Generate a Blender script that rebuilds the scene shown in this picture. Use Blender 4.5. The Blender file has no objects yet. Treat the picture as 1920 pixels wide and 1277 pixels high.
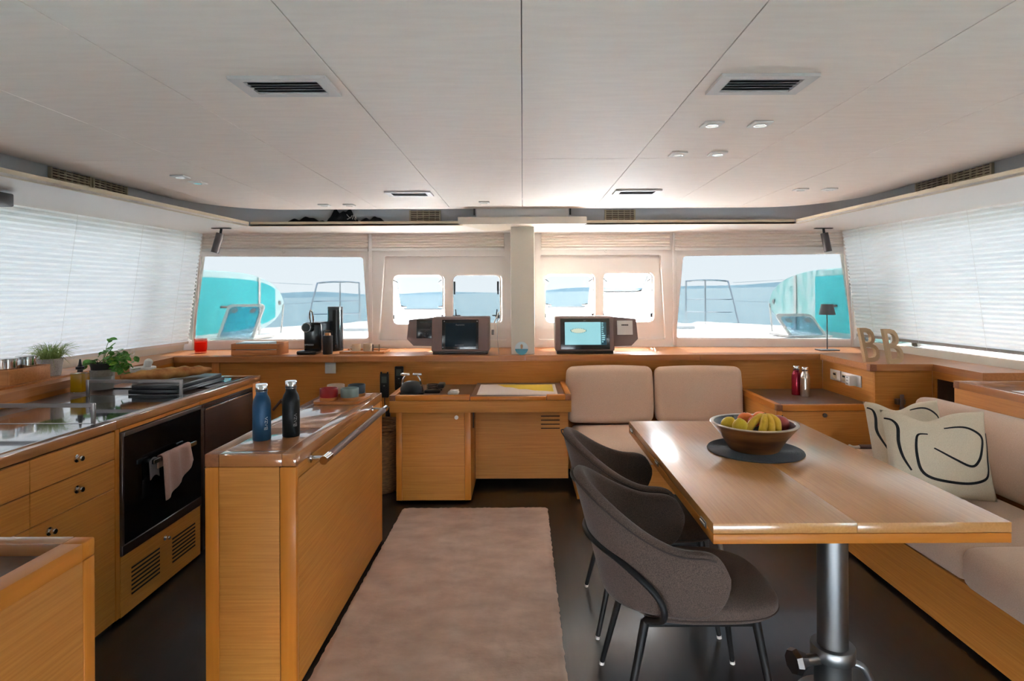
import bpy, bmesh, math, random
from mathutils import Vector, Matrix
from mathutils.geometry import tessellate_polygon
S = bpy.context.scene
C = S.collection
PI = math.pi

# ------------------------------------------------------------------ camera
FPX, VX, VY, EYE, ROLL = 1100.0, 980.0, 548.0, 1.5, math.radians(.27)
cd = bpy.data.cameras.new('camera'); cam = bpy.data.objects.new('camera', cd); C.objects.link(cam)
cd.sensor_width = 36.0; cd.lens = 36.0 * FPX / 1920.0
cd.shift_x = -(VX - 960.0) / 1920.0; cd.shift_y = -(638.5 - VY) / 1920.0
cd.clip_start = .05; cd.clip_end = 20000
cam.matrix_world = Matrix.Translation((0, 0, EYE)) @ Matrix.Rotation(PI / 2, 4, 'X') @ Matrix.Rotation(-ROLL, 4, 'Z')
S.camera = cam

# ------------------------------------------------------------------ sky, sun, exposure
S.view_settings.view_transform = 'Standard'; S.view_settings.look = 'None'
S.view_settings.gamma = 1.0; S.view_settings.use_curve_mapping = False
S.view_settings.exposure = 1.6
SKY = 27.0; SUN = 128.0
w = bpy.data.worlds.new('hazy_sky'); S.world = w; w.use_nodes = True
nt = w.node_tree; nt.nodes.clear()
tc = nt.nodes.new('ShaderNodeTexCoord'); sep = nt.nodes.new('ShaderNodeSeparateXYZ'); rmp = nt.nodes.new('ShaderNodeValToRGB')
bg = nt.nodes.new('ShaderNodeBackground'); wo = nt.nodes.new('ShaderNodeOutputWorld')
nt.links.new(tc.outputs['Generated'], sep.inputs[0]); nt.links.new(sep.outputs['Z'], rmp.inputs[0])
nt.links.new(rmp.outputs[0], bg.inputs[0]); nt.links.new(bg.outputs[0], wo.inputs[0])
e = rmp.color_ramp.elements
e[0].position = 0.0; e[0].color = (.83, .90, .93, 1)
e[1].position = 1.0; e[1].color = (.50, .68, .92, 1)
m_ = rmp.color_ramp.elements.new(.25); m_.color = (.76, .86, .93, 1)
bg.inputs[1].default_value = SKY
sd = bpy.data.lights.new('sun', 'SUN'); sd.energy = SUN; sd.angle = math.radians(.6); sd.color = (1, .93, .82)
so = bpy.data.objects.new('sun', sd); C.objects.link(so)
so.rotation_euler = Vector((-.12, -.66, -1.0)).to_track_quat('-Z', 'Y').to_euler()
so.location = (2, 9, 12)

# ------------------------------------------------------------------ pixel -> place (the distance always comes from a known plane)
_s = math.tan(ROLL)
def uv(x, y):
    dx = x - VX; dy = y - VY
    return (dx - dy * _s) / FPX, (dy + dx * _s) / FPX
def PY(x, y, Y): u, v = uv(x, y); return Vector((u * Y, Y, EYE - v * Y))
def PX(x, y, X): u, v = uv(x, y); Y = X / u; return Vector((X, Y, EYE - v * Y))
def PZ(x, y, Z): u, v = uv(x, y); Y = (EYE - Z) / v; return Vector((u * Y, Y, Z))

# ------------------------------------------------------------------ materials
def _new(name):
    m = bpy.data.materials.new(name); m.use_nodes = True
    return m, m.node_tree, m.node_tree.nodes['Principled BSDF']
def srgb(r, g, b):
    f = lambda c: (c / 255 / 12.92) if c / 255 <= .04045 else ((c / 255 + .055) / 1.055) ** 2.4
    return (f(r), f(g), f(b))
def mat(name, col, rough=.5, metal=0, coat=0, spec=.5, emit=None, estr=0, trans=0, ior=1.45, alpha=1):
    m, t, b = _new(name)
    b.inputs['Base Color'].default_value = (*col, 1); b.inputs['Roughness'].default_value = rough
    b.inputs['Metallic'].default_value = metal; b.inputs['Specular IOR Level'].default_value = spec
    b.inputs['Coat Weight'].default_value = coat; b.inputs['Coat Roughness'].default_value = .08
    b.inputs['Transmission Weight'].default_value = trans; b.inputs['IOR'].default_value = ior
    if emit: b.inputs['Emission Color'].default_value = (*emit, 1); b.inputs['Emission Strength'].default_value = estr
    return m
def noisy(name, c1, c2, scale=(40, 40, 40), rough=.6, bump=.1, detail=4, dist=.001, lo=.3, hi=.7, coat=0, spec=.5, metal=0, coords='Object', sheen=0):
    m, t, b = _new(name)
    n = t.nodes.new; L = t.links.new
    co = n('ShaderNodeTexCoord'); mp = n('ShaderNodeMapping'); mp.inputs['Scale'].default_value = scale
    nz = n('ShaderNodeTexNoise'); nz.inputs['Scale'].default_value = 1; nz.inputs['Detail'].default_value = detail
    cr = n('ShaderNodeValToRGB'); cr.color_ramp.elements[0].position = lo; cr.color_ramp.elements[1].position = hi
    cr.color_ramp.elements[0].color = (*c1, 1); cr.color_ramp.elements[1].color = (*c2, 1)
    L(co.outputs[coords], mp.inputs[0]); L(mp.outputs[0], nz.inputs['Vector']); L(nz.outputs[0], cr.inputs[0]); L(cr.outputs[0], b.inputs['Base Color'])
    if bump:
        bp = n('ShaderNodeBump'); bp.inputs['Strength'].default_value = bump; bp.inputs['Distance'].default_value = dist
        L(nz.outputs[0], bp.inputs['Height']); L(bp.outputs[0], b.inputs['Normal'])
    b.inputs['Roughness'].default_value = rough; b.inputs['Coat Weight'].default_value = coat; b.inputs['Coat Roughness'].default_value = .12
    b.inputs['Specular IOR Level'].default_value = spec; b.inputs['Metallic'].default_value = metal
    b.inputs['Sheen Weight'].default_value = sheen
    return m
def wood(name, c1, c2, axis, rough=.45, coat=.04, fine=150, along=4, cior=1.5, crough=.16, bump=.08):
    sc = {'X': (along, fine, fine), 'Y': (fine, along, fine), 'Z': (fine, fine, along)}[axis]
    m = noisy(name, c1, c2, sc, rough, bump, 5, .0006, .25, .75, coat); b = m.node_tree.nodes['Principled BSDF']; b.inputs['Coat IOR'].default_value = cior; b.inputs['Coat Roughness'].default_value = crough; b.inputs['Specular IOR Level'].default_value = .3; return m
VEN = (srgb(176, 110, 44), srgb(198, 132, 60))
TRM = (srgb(186, 110, 34), srgb(200, 124, 44))
TOP = (srgb(160, 100, 54), srgb(180, 118, 66))
M = {}
for a in 'XYZ':
    M['ven' + a] = wood('oak_veneer_' + a, *VEN, a, rough=.55, coat=0)
    M['trim' + a] = wood('oak_solid_' + a, *TRM, a, fine=60, along=2, rough=.42, coat=.08)
    M['top' + a] = wood('oak_polished_' + a, *TOP, a, fine=70, along=3, rough=.35, coat=1.0, cior=2.0, crough=.05, bump=0)
    M['ledge' + a] = wood('oak_ledge_' + a, *TOP, a, fine=70, along=3, rough=.45, coat=.12)
M['tabletop'] = wood('table_veneer', srgb(186, 128, 66), srgb(204, 146, 82), 'Y', rough=.45, coat=1.0, fine=120, cior=1.9, crough=.2, bump=0)
M['endgrain'] = noisy('oak_end_grain', srgb(128, 74, 38), srgb(146, 88, 48), (90, 90, 90), .5)
M['boxwood'] = wood('beech_box', srgb(176, 112, 60), srgb(196, 130, 76), 'X', rough=.5, fine=90)
M['brownlam'] = noisy('brown_laminate', srgb(88, 62, 50), srgb(98, 70, 57), (60, 60, 60), .35, .05)
M['gap'] = mat('dark_gap', (.008, .006, .005), .9)
M['floor'] = noisy('dark_floor', srgb(22, 17, 18), srgb(31, 25, 25), (30, 2, 30), .4, .05, coat=.4)
M['ceil'] = noisy('ceiling_vinyl', srgb(232, 217, 206), srgb(238, 224, 213), (6, 40, 6), .62, .03)
M['cream'] = mat('cream_moulding', srgb(222, 208, 190), .45)
M['creamedge'] = mat('beige_shelf_edge', srgb(206, 188, 160), .5)
M['white'] = mat('white_gelcoat', srgb(226, 218, 212), .35)
M['pillar'] = mat('pillar_vinyl', srgb(214, 202, 184), .55)
M['greywall'] = mat('grey_lining', srgb(222, 219, 221), .7)
M['deck'] = noisy('deck_nonskid', srgb(228, 226, 222), srgb(238, 236, 232), (25, 25, 25), .55, .1)
M['rug'] = noisy('rug_pile', srgb(184, 154, 136), srgb(216, 188, 170), (5, 9, 5), .95, 1.0, 12, .012, .3, .72, sheen=.2)
M['cush'] = noisy('taupe_cushion', srgb(196, 164, 140), srgb(210, 178, 154), (260, 260, 260), .9, .25, 3, .0008, sheen=.2)
M['tweed'] = noisy('brown_tweed', srgb(60, 46, 40), srgb(98, 80, 71), (420, 420, 420), .95, .5, 2, .001, .35, .65, sheen=.1)
M['piping'] = mat('dark_piping', srgb(66, 54, 50), .9)
M['pillow'] = noisy('linen_pillow', srgb(205, 188, 162), srgb(222, 206, 182), (320, 320, 320), .95, .3, 3, .0008)
M['black'] = mat('black_plastic', (.008, .008, .01), .35)
M['blackgloss'] = mat('black_gloss', (.006, .007, .009), .2, coat=.15)
M['blackmetal'] = mat('black_metal', (.008, .008, .009), .5, spec=.3)
M['ink'] = mat('black_ink', (.012, .012, .014), .85)
M['steel'] = mat('brushed_steel', (.55, .54, .53), .25, 1)
M['chrome'] = mat('chrome', (.75, .75, .76), .08, 1)
M['darksteel'] = mat('dark_steel', (.22, .20, .20), .32, 1)
M['alu'] = mat('anodised_aluminium', (.23, .235, .245), .42, 1)
M['fridge'] = noisy('brown_steel', srgb(68, 47, 40), srgb(74, 52, 45), (8, 8, 120), .3, .03, metal=.6)
M['ovenglass'] = mat('oven_glass', (.004, .004, .005), .12, spec=.15)
M['hobglass'] = mat('hob_glass', (.012, .011, .013), .03, spec=.9, coat=1.0)
M['whiteplastic'] = mat('white_plastic', srgb(224, 218, 212), .4)
M['greyplastic'] = mat('grey_plastic', srgb(150, 146, 144), .5)
M['pod'] = mat('taupe_pod', srgb(112, 92, 88), .55)
M['screen'] = mat('dark_screen', (.004, .012, .02), .3, spec=.2)
M['leather'] = mat('brown_leather_grip', srgb(104, 82, 76), .5)
def glass(name, tint, gloss=.05):
    m = bpy.data.materials.new(name); m.use_nodes = True; t = m.node_tree; t.nodes.clear()
    o = t.nodes.new('ShaderNodeOutputMaterial'); mx = t.nodes.new('ShaderNodeMixShader'); tr = t.nodes.new('ShaderNodeBsdfTransparent')
    gl = t.nodes.new('ShaderNodeBsdfGlossy'); fr = t.nodes.new('ShaderNodeFresnel'); fr.inputs[0].default_value = 1.3
    tr.inputs[0].default_value = (*tint, 1); gl.inputs['Roughness'].default_value = .02
    mu = t.nodes.new('ShaderNodeMath'); mu.operation = 'MULTIPLY'; mu.inputs[1].default_value = gloss; t.links.new(fr.outputs[0], mu.inputs[0]); t.links.new(mu.outputs[0], mx.inputs[0]); t.links.new(tr.outputs[0], mx.inputs[1]); t.links.new(gl.outputs[0], mx.inputs[2]); t.links.new(mx.outputs[0], o.inputs[0])
    return m
M['glass'] = glass('tinted_window_glass', (0.1087, 0.1096, 0.1106))
M['sashglass'] = glass('tinted_sash_glass', (0.1172, 0.1200, 0.1229))
M['sideglass'] = glass('side_window_glass', (0.1636, 0.1608, 0.1599))
M['clear'] = glass('clear_glass', (.93, .95, .95), 1.0)
M['hatchglass'] = glass('deck_hatch_glass', (.62, .74, .82), .4)
def fabric_translucent(name, col, tcol, fac):
    m = bpy.data.materials.new(name); m.use_nodes = True; t = m.node_tree; t.nodes.clear()
    o = t.nodes.new('ShaderNodeOutputMaterial'); mx = t.nodes.new('ShaderNodeMixShader'); df = t.nodes.new('ShaderNodeBsdfDiffuse'); tr = t.nodes.new('ShaderNodeBsdfTranslucent')
    df.inputs[0].default_value = (*col, 1); tr.inputs[0].default_value = (*tcol, 1); mx.inputs[0].default_value = fac
    t.links.new(df.outputs[0], mx.inputs[1]); t.links.new(tr.outputs[0], mx.inputs[2]); t.links.new(mx.outputs[0], o.inputs[0])
    return m
M['blind'] = fabric_translucent('pleated_blind_fabric', (.82, .80, .79), (.90, .90, .90), .5)

# ------------------------------------------------------------------ mesh builder
class MB:
    def __init__(s): s.v = []; s.f = []
    def add(s, vs, fs):
        k = len(s.v); s.v += [Vector(p) for p in vs]; s.f += [[i + k for i in f] for f in fs]; return s
    def box(s, x0, x1, y0, y1, z0, z1):
        return s.add([(x, y, z) for z in (z0, z1) for y in (y0, y1) for x in (x0, x1)],
                     [(0, 2, 3, 1), (4, 5, 7, 6), (0, 1, 5, 4), (2, 6, 7, 3), (0, 4, 6, 2), (1, 3, 7, 5)])
    def rbox(s, x0, x1, y0, y1, z0, z1, r=.004, seg=2, mtx=None):
        bm = bmesh.new(); bmesh.ops.create_cube(bm, size=1)
        for v in bm.verts: v.co = Vector(((x0 + x1) / 2 + v.co.x * (x1 - x0), (y0 + y1) / 2 + v.co.y * (y1 - y0), (z0 + z1) / 2 + v.co.z * (z1 - z0)))
        r = min(r, .49 * min(abs(x1 - x0), abs(y1 - y0), abs(z1 - z0)))
        if r > 0: bmesh.ops.bevel(bm, geom=bm.edges[:], offset=r, segments=seg, profile=.5, affect='EDGES')
        return s.bm(bm, mtx)
    def bm(s, bm, mtx=None):
        bm.verts.index_update()
        s.add([(mtx @ v.co) if mtx else v.co.copy() for v in bm.verts], [[v.index for v in f.verts] for f in bm.faces]); bm.free(); return s
    def prism(s, pts, axis, a0, a1):
        n = len(pts); P = {'X': lambda p, a: (a, p[0], p[1]), 'Y': lambda p, a: (p[0], a, p[1]), 'Z': lambda p, a: (p[0], p[1], a)}[axis]
        return s.add([P(p, a0) for p in pts] + [P(p, a1) for p in pts],
                     [list(range(n))[::-1], list(range(n, 2 * n))] + [(i, (i + 1) % n, n + (i + 1) % n, n + i) for i in range(n)])
    def cyl(s, p0, p1, r0, r1=None, n=16):
        p0 = Vector(p0); p1 = Vector(p1); r1 = r0 if r1 is None else r1
        q = (p1 - p0).to_track_quat('Z', 'Y'); vs = []
        for p, r in ((p0, r0), (p1, r1)):
            vs += [p + q @ Vector((r * math.cos(2 * PI * i / n), r * math.sin(2 * PI * i / n), 0)) for i in range(n)]
        return s.add(vs, [list(range(n))[::-1], list(range(n, 2 * n))] + [(i, (i + 1) % n, n + (i + 1) % n, n + i) for i in range(n)])
    def lathe(s, prof, c=(0, 0, 0), n=32, mtx=None):
        vs = []; fs = []; m = len(prof)
        for i in range(n):
            a = 2 * PI * i / n
            for r, z in prof:
                p = Vector((c[0] + r * math.cos(a), c[1] + r * math.sin(a), c[2] + z)); vs.append(mtx @ p if mtx else p)
        for i in range(n):
            for j in range(m - 1):
                a, b = i * m + j, ((i + 1) % n) * m + j
                fs.append((a, b, b + 1, a + 1))
        return s.add(vs, fs)
    def tube(s, pts, r, n=10, closed=False, flat=1.0):
        pts = [Vector(p) for p in pts]; m = len(pts); vs = []; up = None
        for i, p in enumerate(pts):
            a = pts[(i - 1) % m] if closed or i else p; b = pts[(i + 1) % m] if closed or i < m - 1 else p
            t = (b - a).normalized()
            if up is None:
                up = Vector((0, 0, 1)) if abs(t.z) < .9 else Vector((1, 0, 0))
            x = up.cross(t).normalized(); y = t.cross(x).normalized(); up = y
            rr = r[i] if isinstance(r, (list, tuple)) else r
            vs += [p + x * rr * math.cos(2 * PI * k / n) + y * rr * flat * math.sin(2 * PI * k / n) for k in range(n)]
        fs = []
        for i in range(m if closed else m - 1):
            for k in range(n):
                a = i * n; b = ((i + 1) % m) * n
                fs.append((a + k, a + (k + 1) % n, b + (k + 1) % n, b + k))
        if not closed: fs += [list(range(n))[::-1], list(range((m - 1) * n, m * n))]
        return s.add(vs, fs)
    def grid(s, fn, nu, nv, cu=False, cv=False):
        vs = [fn(i / (nu if cu else nu - 1), j / (nv if cv else nv - 1)) for i in range(nu) for j in range(nv)]
        fs = []
        for i in range(nu if cu else nu - 1):
            for j in range(nv if cv else nv - 1):
                i2 = (i + 1) % nu; j2 = (j + 1) % nv
                fs.append((i * nv + j, i2 * nv + j, i2 * nv + j2, i * nv + j2))
        return s.add(vs, fs)
    def sheet(s, outer, holes, y0, y1, yf=None):
        """flat panel in the x-z plane with holes, thickness y0..y1 (yf adds a sweep per x)"""
        loops = [[Vector((p[0], 0, p[1])) for p in l] for l in [outer] + holes]
        tris = tessellate_polygon([[Vector((p.x, p.z, 0)) for p in l] for l in loops])
        flat = [p for l in loops for p in l]; n = len(flat); g = yf or (lambda x: 0)
        vs = [(p.x, y0 + g(p.x), p.z) for p in flat] + [(p.x, y1 + g(p.x), p.z) for p in flat]
        fs = [list(t) for t in tris] + [[i + n for i in t][::-1] for t in tris]; k = 0
        for l in loops:
            m = len(l)
            for i in range(m): a = k + i; b = k + (i + 1) % m; fs.append((a, b, b + n, a + n))
            k += m
        return s.add(vs, fs)
    def xf(s, mtx): s.v = [mtx @ p for p in s.v]; return s

ORG = {}
def build(name, mb, m, parent=None, local=False, angle=40, org=None):
    o0 = Vector((0, 0, 0))
    if parent is not None and not local: o0 = ORG.get(parent.name, Vector((0, 0, 0)))
    elif parent is None and org is not None: o0 = Vector(org)
    me = bpy.data.meshes.new(name); me.from_pydata([p - o0 for p in mb.v], [], mb.f)
    bm = bmesh.new(); bm.from_mesh(me); bmesh.ops.recalc_face_normals(bm, faces=bm.faces[:]); bm.to_mesh(me); bm.free()
    me.polygons.foreach_set('use_smooth', [True] * len(me.polygons)); me.set_sharp_from_angle(angle=math.radians(angle)); me.update()
    me.materials.append(M[m] if isinstance(m, str) else m)
    o = bpy.data.objects.new(name, me); C.objects.link(o)
    if parent is not None: o.parent = parent; ORG[o.name] = o0
    else: o.location = o0; ORG[o.name] = o0
    return o
def thing(name, label, cat, loc=(0, 0, 0), rz=0, group=None):
    o = bpy.data.objects.new(name, None); C.objects.link(o); o.location = loc; o.rotation_euler = (0, 0, rz); o.empty_display_size = .05
    o['label'] = label; o['category'] = cat
    if group: o['group'] = group
    ORG[o.name] = Vector(loc); return o
def tag(o, label, cat, group=None, kind=None):
    o['label'] = label
    if cat: o['category'] = cat
    if group: o['group'] = group
    if kind: o['kind'] = kind
    return o
def struct(o, label=None):
    o['kind'] = 'structure'
    if label: o['label'] = label
    return o
def copy_tree(o, parent=None):
    c = o.copy(); C.objects.link(c)
    c.parent = parent
    for ch in list(o.children): copy_tree(ch, c)
    return c
def dup(o, loc, rz=None, label=None):
    c = copy_tree(o); c.location = loc; ORG[c.name] = Vector(loc)
    if rz is not None: c.rotation_euler = (0, 0, rz)
    if label: c['label'] = label
    return c
def rrect(x0, x1, z0, z1, r, n=6):
    out = []
    for cx, cz, a0 in ((x1 - r, z1 - r, 0), (x0 + r, z1 - r, 90), (x0 + r, z0 + r, 180), (x1 - r, z0 + r, 270)):
        out += [(cx + r * math.cos(math.radians(a0 + 90 * i / n)), cz + r * math.sin(math.radians(a0 + 90 * i / n))) for i in range(n + 1)]
    return out
def rpoly(pts, r, n=5):
    out = []; m = len(pts)
    for i in range(m):
        p = Vector(pts[i]); a = (Vector(pts[i - 1]) - p).normalized() * r; b = (Vector(pts[(i + 1) % m]) - p).normalized() * r
        for k in range(n + 1):
            t = k / n; q = (p + a) * (1 - t) ** 2 + p * 2 * t * (1 - t) + (p + b) * t * t; out.append((q.x, q.y))
    return out
def smooth_path(pts, k=6):
    P = [Vector(p) for p in pts]; out = []
    for i in range(len(P) - 1):
        p0 = P[max(i - 1, 0)]; p1 = P[i]; p2 = P[i + 1]; p3 = P[min(i + 2, len(P) - 1)]
        for j in range(k):
            t = j / k
            out.append(.5 * ((2 * p1) + (p2 - p0) * t + (2 * p0 - 5 * p1 + 4 * p2 - p3) * t * t + (3 * p1 - p0 - 3 * p2 + p3) * t ** 3))
    return out + [P[-1]]
def text_mb(body, size, depth=.0006, align='CENTER'):
    cu = bpy.data.curves.new('lettering', 'FONT'); cu.body = body; cu.size = size; cu.extrude = depth; cu.align_x = align; cu.align_y = 'CENTER'; cu.resolution_u = 3
    ob = bpy.data.objects.new('lettering', cu); C.objects.link(ob)
    me = bpy.data.meshes.new_from_object(ob.evaluated_get(bpy.context.evaluated_depsgraph_get())); bpy.data.objects.remove(ob); bpy.data.curves.remove(cu)
    mb = MB(); mb.add([v.co.copy() for v in me.vertices], [list(p.vertices) for p in me.polygons]); bpy.data.meshes.remove(me); return mb
FRONT = Matrix.Rotation(PI / 2, 4, 'X')       # text plane x-y -> x-z, facing -Y

# ================================================================== SETTING
o = build('floor', MB().box(-3.3, 3.3, -.5, 5.45, -.05, 0), 'floor'); struct(o, 'dark stained floor of the saloon')
o = build('floor_bounce_aft', MB().box(-3.6, 3.6, -5.5, -.56, -.06, -.01), 'white'); struct(o, 'unseen white cockpit floor added to bounce light in from aft')  # out of view, made white to bounce sunlight up to the ceiling

# ---- ceiling
ceil = build('ceiling', MB().box(-3.35, 3.35, -.75, 5.62, 2.27, 2.34), 'white'); struct(ceil, 'panelled cream ceiling')
EX, EYc, ER = 2.19, 4.45, .36
cols = [-EX, -1.655, -1.11, -.555, 0, .555, 1.11, 1.655, EX]
g = .0013
build('seam_backing', MB().box(-EX + .05, EX - .05, -.44, EYc - .25, 2.176, 2.18), 'brownlam', ceil)
for i in range(8):
    for (y0, y1) in ((-.45, 2.86), (2.86, EYc)):
        x0, x1 = cols[i] + g, cols[i + 1] - g
        if y1 == EYc and i in (0, 7):
            if i == 0: pts = [(x0, y0 + g), (x1, y0 + g), (x1, y1)] + [(-EX + ER - ER * math.sin(a), EYc - ER + ER * math.cos(a)) for a in [k * PI / 16 for k in range(9)]]
            else: pts = [(x1, y0 + g)] + [(EX - ER + ER * math.cos(a), EYc - ER + ER * math.sin(a)) for a in [k * PI / 16 for k in range(9)]] + [(x0, y1), (x0, y0 + g)]
            mb = MB().prism(pts, 'Z', 2.15, 2.172)
        else: mb = MB().rbox(x0, x1, y0 + g, y1 - (g if y1 < 4 else 0), 2.15, 2.172, .001, 1)
        build('ceiling_panel', mb, 'ceil', ceil)
def edge_path(off, n=12):
    r = ER + off; out = [(-EX - off, -.45)]
    out += [(-EX + ER - r * math.cos(a), EYc - ER + r * math.sin(a)) for a in [k * PI / 2 / n for k in range(n + 1)]]
    out += [(EX - ER + r * math.sin(a), EYc - ER + r * math.cos(a)) for a in [k * PI / 2 / n for k in range(n + 1)]]
    return out + [(EX + off, -.45)]
def sweep(rows):
    mb = MB(); n = len(edge_path(0))
    vs = [(*p, z) for off, z in rows for p in edge_path(off)]
    return mb.add(vs, [(j * n + i, j * n + i + 1, (j + 1) * n + i + 1, (j + 1) * n + i) for j in range(len(rows) - 1) for i in range(n - 1)])
build('edge_moulding', sweep([(.001, 2.15), (.06, 2.1505), (.14, 2.156), (.22, 2.165), (.30, 2.178), (.38, 2.199), (.45, 2.226), (.45, 2.235)]), 'ceil', ceil, angle=60)
build('upper_lining', sweep([(.452, 2.05), (.452, 2.27)]), 'greywall', ceil)

# ---- overhead shelf round the saloon
def shelf(name, pts, lip, lab):
    o = build(name, MB().prism(pts, 'Z', 2.045, 2.058), 'white'); struct(o, lab)
    a, b = Vector(lip[0]), Vector(lip[1]); d = (b - a).normalized(); nrm = Vector((-d.y, d.x)) * .022
    build('shelf_lip', MB().prism([tuple(a), tuple(b), tuple(b + nrm), tuple(a + nrm)], 'Z', 2.043, 2.079), 'creamedge', o)
shelf('trim_1', [(-2.61, -.45), (-2.21, 4.74), (-2.93, 5.42), (-3.44, -.45)], ((-2.61, -.45), (-2.21, 4.74)), 'white overhead shelf above the left blind')
shelf('trim_2', [(-2.21, 4.742), (2.21, 4.742), (2.93, 5.42), (1.4, 5.47), (-1.4, 5.47), (-2.93, 5.42)], ((-2.2, 4.742), (2.2, 4.742)), 'white overhead shelf above the front windows')
shelf('trim_3', [(2.61, -.45), (2.21, 4.74), (2.93, 5.42), (3.44, -.45)], ((2.21, 4.74), (2.61, -.45)), 'white overhead shelf above the right blind')
o = build('trim_4', MB().prism([(-.505, 4.60), (.505, 4.60), (.31, 5.12), (-.31, 5.12)], 'Z', 2.036, 2.092), 'cream'); struct(o, 'cream cover block under the ceiling above the pillar')
build('top_box', MB().rbox(-.365, .365, 4.66, 4.9, 2.093, 2.17, .004), 'white', o)
build('bracket', MB().box(-.385, -.372, 4.63, 4.64, 2.11, 2.165).box(.372, .385, 4.63, 4.64, 2.11, 2.165), 'black', o)

# ---- front window wall
def wy(x): return 5.425 - .06 * max(0, abs(x) - 1.37)
def PW(x, y, dy=0):
    Y = 5.4
    for _ in range(4): p = PY(x, y, Y); Y = wy(p.x) + dy
    p = PY(x, y, Y); return (p.x, p.z)
hl = rpoly([PW(363, 478.5), PW(682, 480), PW(693, 637), PW(348, 641)], .03)
hr = rpoly([PW(1279.5, 478), PW(1597, 473.5), PW(1604, 638), PW(1266, 635.5)], .03)
rl = rpoly([PW(721, 480), PW(947, 480), PW(950, 638), PW(710, 638)], .02)
rr = rpoly([PW(1013, 478), PW(1239, 477.5), PW(1248, 636), PW(1010, 637)], .02)
wm = MB()
for xa, xb, hs in ((-3.2, -1.37, [hl]), (-1.37, 1.37, [rl, rr]), (1.37, 3.2, [hr])):
    q_ = MB().sheet([(xa, .93), (xb, .93), (xb, 2.05), (xa, 2.05)], hs, 0, .05, wy); wm.add(q_.v, q_.f)
wf = build('wall_front', wm, 'white', angle=30)
struct(wf, 'white front wall with the windows')
build('corner_seal', MB().cyl((-2.98, 5.3, 1.0), (-2.90, 5.3, 2.045), .012).cyl((2.98, 5.3, 1.0), (2.90, 5.3, 2.045), .012), 'white', wf)
build('mullion', MB().rbox(-1.42, -1.385, wy(1.4) - .016, wy(1.4), 1.0, 2.04, .006), 'white', wf)
build('mullion', MB().rbox(1.385, 1.42, wy(1.4) - .016, wy(1.4), 1.0, 2.04, .006), 'white', wf)
for k, (hh, lab) in enumerate(((hl, 'wide front window left of the centre'), (hr, 'wide front window right of the centre'))):
    wn = build('window_%d' % (k + 1), MB().sheet(hh, [], .022, .028, wy), 'glass'); struct(wn, lab)
    inner = [((x - sum(p[0] for p in hh) / len(hh)) * .985 + sum(p[0] for p in hh) / len(hh), (z - sum(p[1] for p in hh) / len(hh)) * .975 + sum(p[1] for p in hh) / len(hh)) for x, z in hh]
    build('window_seal', MB().sheet(hh, [inner], .016, .034, wy), 'white', wn)
# recessed panels with pairs of small opening ports
def port(i, x0, x1, y0, y1, lab, open_to=None, struts=False, slant=0):
    c = [PW(x0, y0, .05), PW(x1, y1, .05)]; X0, X1, Z1, Z0 = c[0][0], c[1][0], c[0][1], c[1][1]
    wn = build('window_%d' % i, MB().sheet(rrect(X0 - .012, X1 + .012, Z0 - .012, Z1 + .012, .055), [rrect(X0, X1, Z0, Z1, .045)], wy(X0) + .046, wy(X0) + .064), 'white'); struct(wn, lab)
    Y = wy(X0) + .07; wd = X1 - X0; ht = Z1 - Z0
    th = 0.0 if open_to is None else open_to
    R = Matrix.Translation((0, Y, Z1)) @ Matrix.Rotation(th, 4, 'X') @ Matrix.Translation((0, 0, -Z1))
    sash = build('sash', MB().sheet(rrect(X0 - .02, X1 + .02, Z0 - .02, Z1 + .02, .05), [rrect(X0 + (.015 if open_to else .004), X1 - (.015 if open_to else .004), Z0 + (.02 if open_to else .004), Z1 - (.02 if open_to else .004), .05)], 0, .018).xf(R), 'alu' if open_to else 'greyplastic', wn)
    build('pane', MB().sheet(rrect(X0 + .002, X1 - .002, Z0 + .002, Z1 - .002, .05), [], .006, .011).xf(R), 'sashglass' if open_to else 'glass', sash)
    for sx in (X0 + .03, X1 - .03):
        build('latch', MB().cyl((sx, -.012, Z0 + .06), (sx, .0, Z0 + .06), .018).rbox(sx - (.004 if sx < (X0 + X1) / 2 else .045), sx + (.045 if sx < (X0 + X1) / 2 else .004), -.02, -.008, Z0 + .066, Z0 + .078, .003).xf(R), 'black', sash)
    for sx in (X0 + .006, X1 - .006):
        if struts:
            s_ = 1 if sx < (X0 + X1) / 2 else -1
            build('strut', MB().cyl((sx + s_ * .014, Y - .02, Z1 - .06), (sx + s_ * .014, Y - .02, Z1 - .15), .009).cyl((sx + s_ * .014, Y - .02, Z1 - .15), (sx + s_ * .014, Y - .02, Z1 - .18), .006), 'black', wn)
            build('catch', MB().rbox(sx - .004, sx + s_ * .03, Y - .03, Y - .01, Z0 + .05, Z0 + .075, .004).cyl((sx + s_ * .03, Y - .02, Z0 + .06), (sx + s_ * .024, Y - .02, Z0 + .13), .005), 'black', wn)
        else:
            q = R @ Vector((sx, .0, Z1 - .16)); build('stay', MB().tube([(sx, Y - .03, Z1 - .045), (sx + (.03 if sx < (X0 + X1) / 2 else -.03), Y - .01, Z1 - .07), tuple(q)], .006, 8), 'black', wn)
            build('catch', MB().rbox(sx - .008, sx + .008, Y - .03, Y - .012, Z0 + .045, Z0 + .085, .003), 'black', wn)
    return X0, X1, Z0, Z1
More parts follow.
